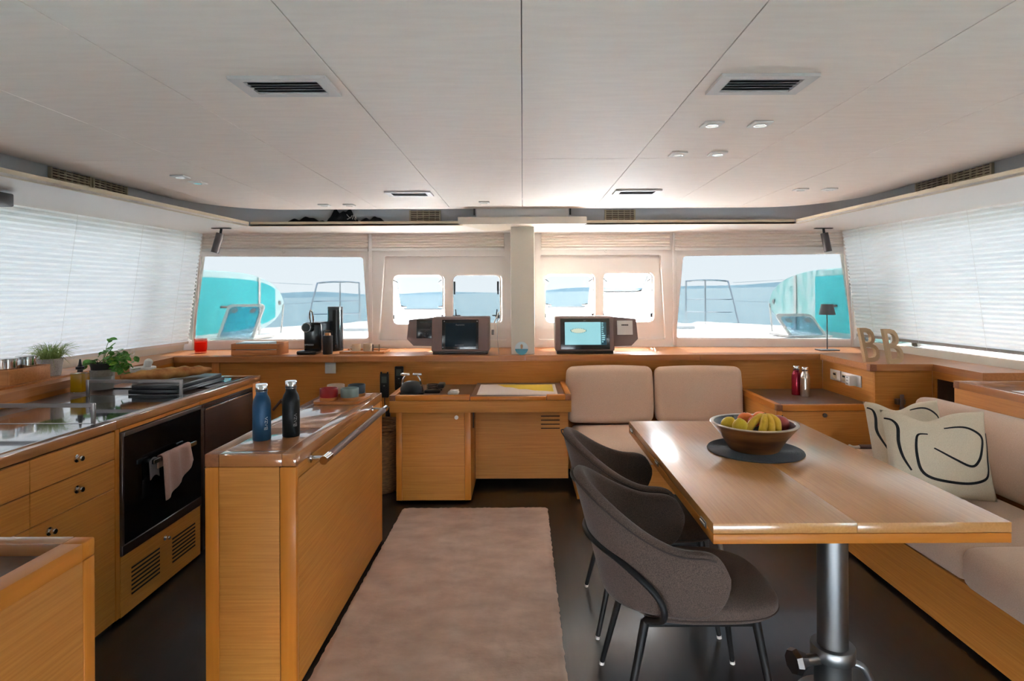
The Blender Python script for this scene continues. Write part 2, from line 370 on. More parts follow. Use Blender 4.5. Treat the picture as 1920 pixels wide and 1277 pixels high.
def recess(rim, bezel, ports, lab, nm):
    holes = [rrect(PW(a, 0, .05)[0] - .004, PW(b, 0, .05)[0] + .004, PW(900, d, .05)[1] - .004, PW(900, c, .05)[1] + .004, .048) for a, b, c, d in ports]
    b0 = [PW(bezel[0], bezel[2], .05), PW(bezel[1], bezel[3], .05)]
    bz = rrect(b0[0][0], b0[1][0], b0[1][1], b0[0][1], .04)
    cx = sum(p[0] for p in rim) / len(rim); cz = sum(p[1] for p in rim) / len(rim)
    big = [((x - cx) * 1.02 + cx, (z - cz) * 1.02 + cz) for x, z in rim]
    o = build(nm, MB().sheet(big, holes, .05, .062, wy), 'white', angle=30); struct(o, lab)
    build('bezel', MB().sheet(bz, [[((x - sum(p[0] for p in h) / len(h)) * 1.02 + sum(p[0] for p in h) / len(h), z) for x, z in h] for h in holes], .038, .052, wy), 'white', o, angle=30)
L_ports = ((737, 830, 516, 607), (848, 938, 516, 606)); R_ports = ((1021, 1112, 514.5, 604.5), (1130, 1222, 513.5, 604))
recess(rl, (725, 950, 504, 617), L_ports, 'white recessed panel around the left pair of small windows', 'trim_5')
recess(rr, (1010, 1236, 502, 616), R_ports, 'white recessed panel around the right pair of small windows', 'trim_6')
port(3, *L_ports[0], 'small square window swung open beside the left wide window', open_to=math.radians(40))
port(4, *L_ports[1], 'small square closed window just left of the pillar with black gas struts', struts=True)
port(5, *R_ports[0], 'small square window swung open just right of the pillar', open_to=math.radians(42))
port(6, *R_ports[1], 'small square window swung wide open nearest the right wide window', open_to=math.radians(66))
# pillar
pl = build('pillar', MB().prism([(-.095, 4.80), (.095, 4.80), (.11, 5.42), (-.11, 5.42)], 'Z', .992, 2.05), 'pillar'); struct(pl, 'cream upholstered pillar between the front windows')

# ---- side walls, windows and blinds (the walls lean in towards the roof)
def xw(Y, z): return 2.90 + .14 * (2.045 - z) - .09 * (Y - 5.35)
def wallpatch(mb, sd, y0, y1, z0, z1, d0, d1):
    vs = [(sd * (xw(y, z) + d), y, z) for d in (d0, d1) for z in (z0, z1) for y in (y0, y1)]
    return mb.add(vs, [(0, 2, 3, 1), (4, 5, 7, 6), (0, 1, 5, 4), (2, 6, 7, 3), (0, 4, 6, 2), (1, 3, 7, 5)])
for sd, nm, k in ((-1, 'left', 7), (1, 'right', 8)):
    mb = MB()
    for a in ((-.5, 5.45, .0, 1.042), (-.5, 5.45, 2.0, 2.06), (5.34, 5.45, 1.042, 2.0), (-.5, .2, 1.042, 2.0)):
        wallpatch(mb, sd, *a, .03, .09)
    for ym in (2.36, 4.78): wallpatch(mb, sd, ym - .03, ym + .03, 1.042, 2.0, .10, .13)
    wl = build('wall_' + nm, mb, 'cream'); struct(wl, 'cream %s side wall' % nm)
    wn = build('window_%d' % k, wallpatch(MB(), sd, .2, 5.34, 1.042, 2.0, .055, .06), 'sideglass'); struct(wn, 'long %s side window behind the pleated blind' % nm)
    z0 = 1.05 if sd < 0 else 1.088
    # pleated blind
    bl = thing('pleated_blind', 'long white pleated blind drawn over the %s side window' % nm, 'blind', (sd * xw(2.8, z0), 2.8, z0), group='drawn pleated blinds')
    n = 58; rows = []
    for i in range(n + 1):
        z = z0 + .02 + (2.04 - z0 - .02) * i / n
        rows.append((z, .010 if i % 2 else -.006))
    vs = [(sd * (xw(y, z) - .02 - d), y, z) for z, d in rows for y in (.25, 5.285)]
    build('fabric', MB().add(vs, [(2 * i, 2 * i + 1, 2 * i + 3, 2 * i + 2) for i in range(n)]), 'blind', bl, angle=5)
    build('bottom_rail', wallpatch(MB(), sd, .25, 5.285, z0, z0 + .022, -.032, -.01), 'greyplastic' if sd > 0 else 'whiteplastic', bl)
    for yc in (1.2, 1.9, 2.6, 3.3, 3.95, 4.55, 5.05):
        build('cord', MB().cyl((sd * (xw(yc, z0) - .035), yc, z0), (sd * (xw(yc, 2.04) - .035), yc, 2.04), .0009, n=6), 'whiteplastic', bl)
    for yc in ((4.82, 3.62, 2.2) if sd > 0 else (4.6, 3.5)):
        x_ = sd * (xw(yc, z0) - .045)
        build('pull_tab', MB().tube([(x_, yc + .022 * math.cos(t), z0 - .012 + .018 * math.sin(t)) for t in [i * 2 * PI / 14 for i in range(14)]], .005, 6, closed=True).rbox(x_ - .006, x_ + .006, yc - .018, yc + .018, z0, z0 + .024, .003), 'whiteplastic', bl)
wb = MB()
for a in ((-3.5, -1.6, 0, 2.27), (1.6, 3.5, 0, 2.27), (-1.6, 1.6, 2.06, 2.27)):
    wb.box(a[0], a[1], -.55, -.47, a[2], a[3])
o = build('wall_back', wb, 'white'); struct(o, 'white aft wall with an added doorway sized for the light it lets in')  # doorway is invented, narrowed to limit light from behind the camera
M['shade'] = fabric_translucent('light_block_fabric', (.72, .68, .64), (.5, .45, .4), .04)
o = build('light_block_shade', MB().box(-1.68, 1.68, -.465, -.462, .18, 2.1).box(-1.68, 1.68, -.469, -.455, .15, .18), 'shade'); tag(o, 'unseen cream shade added behind the camera to block light from the aft doorway', 'blind')  # out of view, added to hold back daylight from aft

# folded blinds above the front windows
M['foldfabric'] = mat('folded_blind_fabric', srgb(236, 222, 212), .9)
def fold_blind(xa, xb, ya, yb, lab):
    (X0, Z1), (X1, Z0) = PW(xa, ya, -.02), PW(xb, yb, -.02); Z1 = 2.044
    t = thing('folded_blind', lab, 'blind', ((X0 + X1) / 2, wy((X0 + X1) / 2) - .03, Z0), group='blinds folded up above the front windows')
    n = 11; vs = []
    for i in range(n + 1):
        z = Z0 + .022 + (Z1 - Z0 - .022) * i / n; d = .030 if i % 2 else .012
        vs += [(X0, wy(X0) - d, z), (X1, wy(X1) - d, z)]
    build('fabric', MB().add(vs, [(2 * i, 2 * i + 1, 2 * i + 3, 2 * i + 2) for i in range(n)]), 'foldfabric', t, angle=5)
    build('bottom_rail', MB().add([(X, wy(X) - d, z) for d in (.004, .034) for z in (Z0, Z0 + .021) for X in (X0, X1)], [(0, 2, 3, 1), (4, 5, 7, 6), (0, 1, 5, 4), (2, 6, 7, 3), (0, 4, 6, 2), (1, 3, 7, 5)]), 'whiteplastic', t)
    xc = (X0 + X1) / 2; build('pull_tab', MB().tube([(xc + .013 * math.cos(a), wy(xc) - .03, Z0 - .004 + .016 * math.sin(a)) for a in [i * 2 * PI / 12 for i in range(12)]], .004, 6, closed=True), 'whiteplastic', t)
fold_blind(372, 690, 437, 471, 'blind folded up above the wide left front window')
fold_blind(697, 945, 437, 469, 'blind folded up above the two small windows left of the pillar')
fold_blind(1015, 1256, 436, 468, 'blind folded up above the two small windows right of the pillar')
fold_blind(1265, 1588, 436, 467, 'blind folded up above the wide right front window')

# ---- wooden ledge under the windows
LZ0, LZ1 = .944, .99
lg = build('trim_7', MB().prism([(-2.82, 4.735), (-1.532, 4.735), (-1.532, 5.42), (-3.06, 5.32)], 'Z', LZ0, LZ1), 'ledgeX'); struct(lg, 'polished wooden ledge under the front windows')
build('ledge_board', MB().prism([(-1.530, 4.735), (.017, 4.735), (.017, 5.43), (-1.530, 5.42)], 'Z', LZ0, LZ1), 'ledgeX', lg)
build('ledge_board', MB().prism([(.019, 4.735), (1.428, 4.735), (1.428, 5.42), (.019, 5.43)], 'Z', LZ0, LZ1), 'ledgeX', lg)
build('ledge_board', MB().prism([(1.430, 4.735), (2.398, 4.735), (2.398, 4.052), (3.14, 4.052), (3.06, 5.32), (1.43, 5.42)], 'Z', LZ0, LZ1), 'ledgeX', lg)
build('ledge_corner', MB().rbox(2.394, 2.44, 4.046, 4.09, LZ0 - .001, LZ1 + .0006, .002, 1), 'endgrain', lg)
o = build('trim_8', MB().prism([(-2.82, 4.733), (-2.43, .5), (-3.46, .5), (-3.06, 5.31)], 'Z', LZ0, LZ1), 'ledgeY'); struct(o, 'polished wooden ledge below the left blind')
o = build('trim_9', MB().prism([(2.83, 4.050), (2.825, 3.605), (3.18, 3.605), (3.14, 4.050)], 'Z', LZ0, LZ1), 'ledgeY'); struct(o, 'polished wooden ledge below the right blind')
# wood panelling under the ledge
wp = build('wall_front_panelling', MB().box(-2.84, -2.50, 4.78, 4.80, 0, .943), 'venX'); struct(wp, 'oak panelling under the front ledge')
for x0, x1 in ((-2.4995, 2.44),):
    build('wood_panel', MB().rbox(x0, x1, 4.78, 4.80, .06, .943, .001, 1), 'venX', wp)
build('upright', MB().rbox(-2.53, -2.47, 4.768, 4.78, 0, .943, .002), 'trimZ', wp)
build('toe_board', MB().box(-2.47, 2.44, 4.785, 4.80, 0, .058), 'gap', wp)
o = build('wall_left_panelling', MB().prism([(-2.835, 4.78), (-2.445, .5), (-2.465, .5), (-2.855, 4.78)], 'Z', .0, .943), 'trimY'); struct(o, 'oak riser behind the galley worktop')
wr = build('wall_right_panelling', MB().box(2.44, 2.46, 4.09, 4.78, 0, .943), 'venY'); struct(wr, 'oak corner panelling beside the settee')
build('corner_panel', MB().rbox(2.4405, 2.84, 4.07, 4.09, .06, .943, .001, 1), 'venX', wr)
mb = MB()
for a in ((3.605, 4.05, 0, .68), (3.605, 4.05, .892, .943), (4.05, 4.07, 0, .943)):
    mb.box(2.84, 2.86, *a)
build('side_panel', mb, 'venY', wr)
build('cubby', MB().box(2.86, 3.10, 3.61, 4.05, .675, .68).box(2.86, 3.10, 3.61, 4.05, .892, .897).box(3.095, 3.10, 3.61, 4.05, .68, .892).box(2.86, 3.10, 3.606, 3.61, .675, .897).box(2.86, 3.10, 4.05, 4.055, .675, .897), 'brownlam', wr)

# ================================================================== OUTSIDE
sea = build('sea', MB().add([(-9000, -9000, 0), (9000, -9000, 0), (9000, 9000, 0), (-9000, 9000, 0)], [(0, 1, 2, 3)]),
            noisy('sea_water', srgb(84, 122, 134), srgb(106, 144, 154), (.5, 1.3, 1), .35, .7, 6, .25, .3, .7)); struct(sea, 'calm pale blue sea')
sea.location = (0, 0, -1.1); sea.rotation_euler = (0, math.radians(-1.0), 0)
random.seed(3)
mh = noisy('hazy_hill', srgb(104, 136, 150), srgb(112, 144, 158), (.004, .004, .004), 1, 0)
for nm_, lab, x0, x1, Y, hgt, f in (('hill', 'long hazy headland on the horizon behind the left windows', -2600, -150, 4200, 60, 1.0), ('hill', 'low hazy headland on the horizon behind the right windows', 120, 3000, 5200, 62, 1.7)):
    vs = []; n = 60
    for i in range(n + 1):
        t = i / n; x = x0 + (x1 - x0) * t; base = -1.1 + x * math.tan(math.radians(1.0))
        h = hgt * math.sin(PI * t) ** .6 * (.55 + .3 * math.sin(f * 5 * t + 1) + .15 * math.sin(17 * t))
        vs += [(x, Y - 160, base - 8), (x, Y, base + max(h, .5)), (x, Y + 300, base - 8)]
    build(nm_, MB().add(vs, [(3 * i + j, 3 * i + j + 1, 3 * i + j + 4, 3 * i + j + 3) for i in range(n) for j in (0, 1)]), mh)
    struct(C.objects[-1], lab)
def dz(Y): return 1.02 - .15 * max(0, min(1, (Y - 5.6) / 5.8))
dk = MB(); ys = [5.5, 6, 7, 8, 9, 10, 11, 11.6]
vs = []
for Y in ys:
    hw = 4.0 - .55 * max(0, (Y - 8) / 3.6) ** 1.6
    for x in (-1, -.97, -.4, 0, .4, .97, 1): vs.append((x * hw, Y, dz(Y) + (.04 if abs(x) == 1 else 0)))
vs += [(x * 3.4, 11.65, .3) for x in (-1, -.97, -.4, 0, .4, .97, 1)]
dk.add(vs, [(7 * i + j, 7 * i + j + 1, 7 * i + j + 8, 7 * i + j + 7) for i in range(8) for j in range(6)])
o = build('deck', dk, 'deck'); struct(o, 'white sunlit foredeck'); o.modifiers.new('s', 'SOLIDIFY').thickness = .04
o = build('deck_side', MB().box(-4.0, -3.32, -4.2, 5.5, .90, .98).box(3.32, 4.0, -4.2, 5.5, .90, .98).box(-3.35, 3.35, 5.49, 5.56, -.2, 1.02), 'deck'); struct(o, 'cabin coaming, with white side decks added to bounce light onto the blinds')  # side decks added as bounce surfaces for the blinds
build('sunpad', MB().rbox(-3.0, -1.1, 8.6, 10.6, dz(9.5) - .03, dz(9.5) + .07, .04, 3), 'deck', None); struct(C.objects[-1], 'low white moulding on the foredeck')
build('sunpad', MB().rbox(1.0, 2.6, 8.8, 10.6, dz(9.5) - .03, dz(9.5) + .07, .04, 3), 'deck', None); struct(C.objects[-1], 'low white moulding on the right foredeck')
M['railsteel'] = mat('rail_steel', (.50, .54, .57), .15, 1)
def pulpit(sd, lab):
    Y = 11.1; b = dz(Y); X0, X1 = sd * 3.12, sd * 3.86; t = thing('bow_rail', lab, 'railing', (sd * 3.5, Y, b))
    zt = 1.5 + .2
    build('hoop', MB().tube(smooth_path([(X1 + sd * .12, Y - .3, b + .0), (X1 + sd * .02, Y - .1, zt - .12), (X1 - sd * .06, Y, zt), (X0 + sd * .08, Y + .1, zt), (X0, Y + .1, zt - .1), (X0, Y + .1, b)], 6), .016, 8), 'railsteel', t)
    build('post', MB().cyl(((X0 + X1) / 2 + sd * -.02, Y + .05, b), ((X0 + X1) / 2 + sd * -.02, Y + .05, zt), .014, n=8), 'railsteel', t)
    for z in (1.30, 1.06): build('cross_rail', MB().cyl((X0, Y + .1, z + .05), (X1 + sd * .05, Y - .12, z + .05), .011, n=8), 'railsteel', t)
    for z in (1.66, 1.32):
        build('lifeline', MB().cyl((X1 + sd * .05, Y - .2, z), (sd * 3.92, 3.0, z + .03), .004, n=6), 'railsteel', t)
    for y_ in (8.6, 6.2, 3.8): build('stanchion', MB().cyl((sd * 3.93, y_, dz(y_) - .02), (sd * 3.92, y_, 1.70), .013, n=8), 'railsteel', t)
pulpit(-1, 'stainless bow rail with lifelines seen through the left front window')
pulpit(1, 'stainless bow rail with lifelines seen through the right front window')
M['turq'] = noisy('turquoise_pad', srgb(60, 196, 200), srgb(78, 206, 210), (6, 6, 6), .6, .05)
M['mint'] = noisy('mint_board', srgb(150, 210, 204), srgb(208, 236, 232), (1.5, 9, 4), .35, 0, lo=.42, hi=.58)
M['mintplain'] = mat('mint_rail', srgb(214, 240, 238), .3)
def board(sd, nose, zc, body, lab):
    t = thing('paddleboard', lab, 'paddleboard', (sd * 3.42, nose - 1.6, zc - .38))
    def outline(sc, y0, y1, n=44):
        up = []; L = 3.3
        for i in range(n + 1):
            s = i / n; y = nose - L + L * s
            wv = .37 * min(1, (1 - abs((s - .48) / .52) ** 3.2)) ** .62 if 0 < s < 1 else 0
            up.append((y, max(0, wv) * sc))
        up = [(y, h) for y, h in up if y0 <= y <= y1]
        return [(y, zc + h) for y, h in up] + [(y, zc - h) for y, h in up[::-1]]
    build('body', MB().prism(outline(1, -9, 99), 'X', sd * 3.36, sd * 3.48), body, t)
    o = build('rail_band', MB().prism(outline(1.035, -9, 99), 'X', sd * 3.39, sd * 3.45), 'mintplain', t)
    yr = (nose - 2.9, nose - .3) if sd < 0 else (nose - 2.9, nose - 1.25)
    build('traction_pad', MB().prism(outline(.82, *yr), 'X', sd * 3.352, sd * 3.358), 'turq', t)
    build('handle', MB().tube([(sd * 3.35, nose - 1.75, zc - .02), (sd * 3.32, nose - 1.7, zc - .02), (sd * 3.32, nose - 1.5, zc - .02), (sd * 3.35, nose - 1.45, zc - .02)], .012, 8), 'pod', t)
    build('strap', MB().box(min(sd * 3.34, sd * 3.349), max(sd * 3.34, sd * 3.349), nose - .82, nose - .77, zc - .39, zc + .33), 'whiteplastic', t)
    build('strap', MB().cyl((sd * 3.34, nose - .06, zc - .03), (sd * 3.36, nose - .1, zc - .42), .012, n=8), 'whiteplastic', t)
    build('nose_ring', MB().lathe([(.0, 0), (.03, .0), (.03, .008), (0, .008)], n=16, mtx=Matrix.Translation((sd * 3.352, nose - .16, zc)) @ Matrix.Rotation(-sd * PI / 2, 4, 'Y')), 'greyplastic', t)
board(-1, 8.25, 1.37, M['mintplain'], 'turquoise and white paddleboard stood on edge outside the left front window')
board(1, 8.0, 1.36, M['mint'], 'mint patterned paddleboard stood on edge outside the right front window')
def hatch(px, sd, lab):
    base = [PY(x, y, 6.25) for x, y in px[:2]]; top = [PY(x, y, 6.25) for x, y in px[2:]]
    zb = dz(6.25); X0, X1 = base[0].x, base[1].x; hgt = (top[0].z + top[1].z) / 2 - zb
    lean = (top[0].x - base[0].x + top[1].x - base[1].x) / 2
    t = thing('deck_hatch', lab, 'hatch', ((X0 + X1) / 2, 6.25, zb))
    SH = Matrix.Identity(4); SH[0][2] = lean / hgt; SH[1][2] = .25
    MT = Matrix.Translation((0, 6.25, zb)) @ SH
    outer = rrect(X0, X1, 0, hgt, .05); inner = rrect(X0 + .03, X1 - .03, .01, hgt - .03, .04)
    build('lid_frame', MB().sheet(outer, [inner], 0, .03).xf(MT), 'white', t)
    build('pane', MB().sheet(inner, [], .012, .018).xf(MT), 'hatchglass', t)
    for fx in (.25, .75):
        build('handle', MB().cyl((X0 + (X1 - X0) * fx, -.03, hgt - .07), (X0 + (X1 - X0) * fx, .012, hgt - .07), .026).xf(MT), 'greyplastic', t)
    build('hatch_frame', MB().rbox(X0 - .03, X1 + .03, 6.2, 6.75, zb, zb + .025, .01), 'white', t)
hatch(((404, 626), (474, 625), (423, 572), (486, 569)), -1, 'white framed deck hatch propped open before the left paddleboard')
hatch(((1483, 621), (1553, 620), (1460, 589), (1524, 588)), 1, 'white framed deck hatch propped open before the right paddleboard')

# ================================================================== FURNITURE
def slab(parent, x0, x1, y0, y1, z0, z1, m, nm='board', r=.0016, label=None):
    o = build(nm, MB().rbox(x0, x1, y0, y1, z0, z1, r, 2), m, parent)
    if label: o['label'] = label
    return o
def knob(parent, p, axis, r=.012, m='chrome'):
    d = Vector(axis)
    k = build('knob', MB().lathe([(0, 0), (r * 1.35, 0), (r * 1.35, .004), (r * .7, .006), (r * .7, .012), (r, .016), (r, .024), (r * .8, .028), (0, .028)], n=20, mtx=Matrix.Translation(p) @ d.to_track_quat('Z', 'Y').to_matrix().to_4x4()), m, parent)
    return k

# ---- dining table
T = thing('dining_table', 'large folding oak dining table on round metal pedestals', 'table', (1.11, 2.68, 0))
tx0, tx1, ty0, ty1 = .62, 1.597, 1.92, 3.445
slab(T, tx0, 1.0915, ty0, ty1, .7065, .74, 'tabletop', 'table_leaf', .0008)
slab(T, 1.0925, tx1, ty0, ty1, .7065, .74, 'tabletop', 'table_leaf', .0008)
slab(T, tx0, tx1, ty0, ty1, .672, .7045, 'trimX', 'lower_leaf', .002)
for y_ in (2.02, 2.72, 3.35):
    h = build('hinge', MB().rbox(tx0 - .004, tx0, y_ - .03, y_ + .03, .695, .716, .001, 1).cyl((tx0 - .004, y_ - .026, .7055), (tx0 - .004, y_ + .026, .7055), .004, n=8), 'darksteel', T)
for px_, y_ in ((1.13, 2.15), (.97, 3.28)):
    pd = build('pedestal', MB().lathe([(0, .0), (.052, .0), (.052, .672), (0, .672)], (px_, y_, 0), 40), 'alu', T)
    build('base_plate', MB().lathe([(0, 0), (.125, 0), (.125, .012), (.11, .018), (.075, .022), (.064, .03), (.062, .15), (.066, .165), (0.052, .165)], (px_, y_, 0), 40), 'alu', T)
    build('collar', MB().lathe([(.0525, .160), (.074, .160), (.0755, .163), (.0755, .203), (.073, .206), (.053, .206)], (px_, y_, 0), 40), 'alu', T)
    kn = build('clamp_knob', MB().cyl((px_ - .06, y_ - .02, .165), (px_ - .115, y_ - .03, .165), .02).cyl((px_ - .115, y_ - .03, .165), (px_ - .15, y_ - .036, .165), .026, .045, 8).cyl((px_ - .15, y_ - .036, .165), (px_ - .168, y_ - .04, .165), .047, .040, 8), 'darksteel', T)
    build('release_lever', MB().tube(smooth_path([(px_ + .055, y_ - .02, .15), (px_ + .09, y_ - .03, .14), (px_ + .115, y_ - .035, .10), (px_ + .12, y_ - .035, .05), (px_ + .118, y_ - .035, .025)]), .014, 10), 'alu', T)

# ---- chairs
def chair_proto():
    t = thing('dining_chair', 'brown tweed tub chair nearest the camera, drawn up to the table', 'chair', (.575, 2.138, 0), 0, 'tweed chairs at the dining table')
    def shp(u, v):
        s = u * 2 - 1; a = abs(s); sg = 1 if s > 0 else -1
        arm = .80
        if a <= arm: ph = a / arm * PI / 2; x = -.03 - .245 * math.cos(ph); y = .262 * math.sin(ph) ** .9
        else: ph = PI / 2; x = -.03 + (a - arm) / (1 - arm) * .115; y = .262
        zt = .672 + .188 * max(0, math.cos(ph)) ** 1.9; zb = .425 + .03 * math.sin(ph)
        if x > -.03:
            k = min(1, (x + .03) / .115); e = 1 - math.sqrt(max(0, 1 - k ** 2.4)); mid = .575; zt += (mid - zt) * e * .96; zb += (mid - zb) * e * .96
        z = zb + (zt - zb) * v
        x -= .26 * (z - .46) * math.cos(ph); y *= 1 + .06 * (z - .46) / .4
        return Vector((x, sg * y, z))
    sh = build('shell', MB().grid(shp, 49, 11), 'tweed', t, local=True, angle=180)
    m = sh.modifiers.new('thick', 'SOLIDIFY'); m.thickness = .042; m.offset = 0
    m = sh.modifiers.new('soft', 'SUBSURF'); m.levels = 1; m.render_levels = 1
    rim = [shp(i / 60, 1) for i in range(3, 58)]
    cen = Vector((-.02, 0, .6))
    for off, nm in ((.022, 'piping'),):
        pts = []
        for i, p in enumerate(rim):
            outw = Vector((p.x + .03, p.y, 0)).normalized(); pts.append(p + outw * .0215 + Vector((0, 0, -.016)))
        build(nm, MB().tube(pts, .0028, 6), 'piping', t, local=True)
    def seat(u, v):
        a = u * 2 * PI; q = v * 2 - 1
        r = (1 - abs(q) ** 3.2) ** .42 if abs(q) < 1 else 0
        c, s_ = math.cos(a), math.sin(a); e = .62
        x = .045 + .262 * r * math.copysign(abs(c) ** e, c); y = .238 * r * math.copysign(abs(s_) ** e, s_)
        return Vector((x, y, .437 + .048 * q + (.012 * (1 - ((x - .045) / .26) ** 2) if q > 0 else 0)))
    build('seat', MB().grid(seat, 48, 17, cu=True), 'tweed', t, local=True, angle=180)
    build('seat_seam', MB().tube([seat(i / 48, .42) + Vector(((seat(i / 48, .42).x - .045) * .004, seat(i / 48, .42).y * .004, 0)) for i in range(48)], .0022, 6, closed=True), 'piping', t, local=True)
    build('seat_frame', MB().rbox(-.16, .2, -.17, .17, .372, .392, .006), 'blackmetal', t, local=True)
    for sx, sy in ((-1, -1), (-1, 1), (1, -1), (1, 1)):
        top = (sx * .17 + (.03 if sx > 0 else 0), sy * .175, .40); ft = (sx * .262, sy * .225, .012)
        lg_ = build('leg', MB().cyl(ft, top, .0095, .0155, 14), 'blackmetal', t, local=True)
        build('foot_cap', MB().cyl((sx * .2635, sy * .2258, 0), ft, .0105, .0105, 12), 'whiteplastic', lg_, local=True)
    hp = smooth_path([(-.17, -.175, .40), (-.135, -.280, .46), (-.15, -.286, .53), (-.235, -.228, .60), (-.325, -.11, .635), (-.35, 0, .64), (-.325, .11, .635), (-.235, .228, .60), (-.15, .286, .53), (-.135, .280, .46), (-.17, .175, .40)], 6)
    build('back_hoop', MB().tube(hp, .011, 10), 'blackmetal', t, local=True)
    return t
ch = chair_proto()
dup(ch, (.58, 2.762, 0), 0, 'brown tweed tub chair further from the camera, beside the back settee')

# ---- console with the hand rail
Cn = thing('console', 'narrow oak console with leather wrapped rail beside the rug', 'cabinet', (-1.02, 2.86, 0))
cx0, cx1, cy0, cy1, cz = -1.19, -.85, 2.19, 3.53, .90
fz = cz - .047
bw = .052
slab(Cn, cx0, cx0 + bw, cy0 + bw, cy1 - bw, fz, cz, 'topY', 'edge_board')
slab(Cn, cx1 - bw, cx1, cy0 + .001, cy1, fz, cz, 'topY', 'edge_board')
slab(Cn, cx0 + bw + .0008, cx1 - bw - .0008, cy0, cy0 + bw, fz, cz, 'topX', 'edge_board')
slab(Cn, cx0 + bw + .0008, cx1 - bw - .0008, cy1 - bw, cy1, fz, cz, 'topX', 'edge_board')
slab(Cn, cx0, cx0 + bw, cy0, cy0 + bw - .0008, fz, cz, 'endgrain', 'corner_block')
slab(Cn, cx0, cx0 + bw, cy1 - bw + .0008, cy1, fz, cz, 'endgrain', 'corner_block')
slab(Cn, cx0 + bw + .0008, cx1 - bw - .0008, cy0 + bw + .0008, 2.62, fz, cz - .0004, 'topX', 'top_panel', .001)
slab(Cn, cx0 + bw + .0008, cx1 - bw - .0008, 2.6215, cy1 - bw - .0008, fz, cz - .0004, 'topX', 'top_panel', .001)
build('carcass', MB().box(cx0 + .004, cx1 - .012, cy0 + .006, cy1 - .004, .03, fz - .001), 'gap', Cn)
for x0, x1 in ((cx0, cx0 + .05), (cx1 - .062, cx1)):
    for y0, y1 in ((cy0, cy0 + .03), (cy1 - .03, cy1)):
        slab(Cn, x0, x1, y0, y1, .012, fz - .0015, 'trimZ', 'post', .006 if x1 == cx1 else .003)
slab(Cn, cx0 + .0515, cx1 - .0635, cy0 + .002, cy0 + .02, .012, fz - .002, 'venX', 'end_panel', .001)
slab(Cn, cx1 - .016, cx1 - .0025, cy0 + .031, cy1 - .0315, .802, fz - .002, 'venY', 'rail_panel', .001)
slab(Cn, cx1 - .016, cx1 - .001, cy0 + .031, cy1 - .0315, .018, .800, 'venY', 'flap_door', .001)
gx, gz = -.782, .845
grip = build('grab_rail', MB().cyl((gx, 2.365, gz), (gx, 3.27, gz), .0155, n=20), 'leather', Cn)
build('rail_end', MB().cyl((gx, 2.295, gz), (gx, 2.365, gz), .0165, n=20), 'chrome', grip)
build('rail_end', MB().cyl((gx, 3.27, gz), (gx, 3.335, gz), .0165, n=20), 'chrome', grip)
for y_ in (2.335, 3.30):
    build('rail_mount', MB().cyl((cx1, y_, gz), (gx, y_, gz), .0095, n=14).cyl((cx1 - .002, y_, gz), (cx1 + .006, y_, gz), .019, n=16), 'chrome', grip)
build('catch', MB().cyl((cx0 - .008, cy0 + .02, .84), (cx0, cy0 + .02, .84), .005, n=10), 'chrome', Cn)

# ---- galley: worktop and the units under it
FX = -1.84; WZ = .926; WF = WZ - .038
def xl(Y): return -2.445 - (Y - .5) * (.39 / 4.28)        # face of the riser behind the worktop
W = thing('galley_worktop', 'long galley worktop with dark glass top and oak rim', 'worktop', (-2.2, 2.6, 0))
W0, W1 = 1.42, 4.11
slab(W, FX - .05, FX, W0, 2.655, WF, WZ, 'topY', 'rim_board')
slab(W, FX - .05, FX, 2.6565, W1, WF, WZ, 'topY', 'rim_board')
build('end_rim', MB().prism([(FX - .051, W1 - .05), (FX - .051, W1), (xl(W1) + .004, W1), (xl(W1) + .004, W1 - .05)], 'Z', WF, WZ), 'topX', W)
build('base_panel', MB().prism([(FX - .051, W0), (FX - .051, W1 - .051), (xl(W1) + .004, W1 - .051), (xl(W0) + .004, W0)], 'Z', WF, WZ - .012), 'brownlam', W)
build('glass_top', MB().rbox(-2.385, FX - .062, W0 + .02, 2.605, WZ - .0118, WZ - .002, .001, 1), 'hobglass', W)
build('hob', MB().rbox(-2.47, FX - .062, 2.625, 3.335, WZ - .0118, WZ - .002, .001, 1), 'hobglass', W)['label'] = 'black glass hob'
build('steel_strip', MB().box(-2.47, FX - .055, 2.609, 2.621, WZ - .0118, WZ - .001).box(-2.47, FX - .055, 3.339, 3.348, WZ - .0118, WZ - .001).box(FX - .061, FX - .0515, W0 + .02, 4.05, WZ - .0118, WZ - .0005), 'steel', W)
build('glass_end', MB().rbox(-2.60, FX - .10, 3.62, 4.03, WZ - .0118, WZ - .004, .001, 1), 'hobglass', W)
build('sink_divider', MB().box(-2.52, -2.392, 2.36, 2.374, WZ - .0118, WZ - .006).box(-2.56, -2.392, 2.56, 2.574, WZ - .0118, WZ - .006).box(-2.50, -2.392, 2.12, 2.134, WZ - .0118, WZ - .006).box(-2.392, -2.384, W0 + .02, 2.605, WZ - .0118, WZ - .001), 'steel', W)
def fiddle(y, x0, x1, lab):
    t = thing('fiddle_rail', lab, 'rail', ((x0 + x1) / 2, y, WZ))
    build('rail_bar', MB().rbox(x0, x1, y - .003, y + .003, WZ + .072, WZ + .092, .002, 1), 'darksteel', t)
    for x in (x0, x1): build('rail_post', MB().rbox(x - .010, x + .010, y - .0045, y + .0045, WZ - .001, WZ + .092, .003, 2), 'darksteel', t)
fiddle(2.60, -2.46, -1.905, 'steel pan rail across the worktop nearest the drawers')
fiddle(3.31, -2.455, -1.93, 'steel pan rail across the worktop in front of the basil pot')

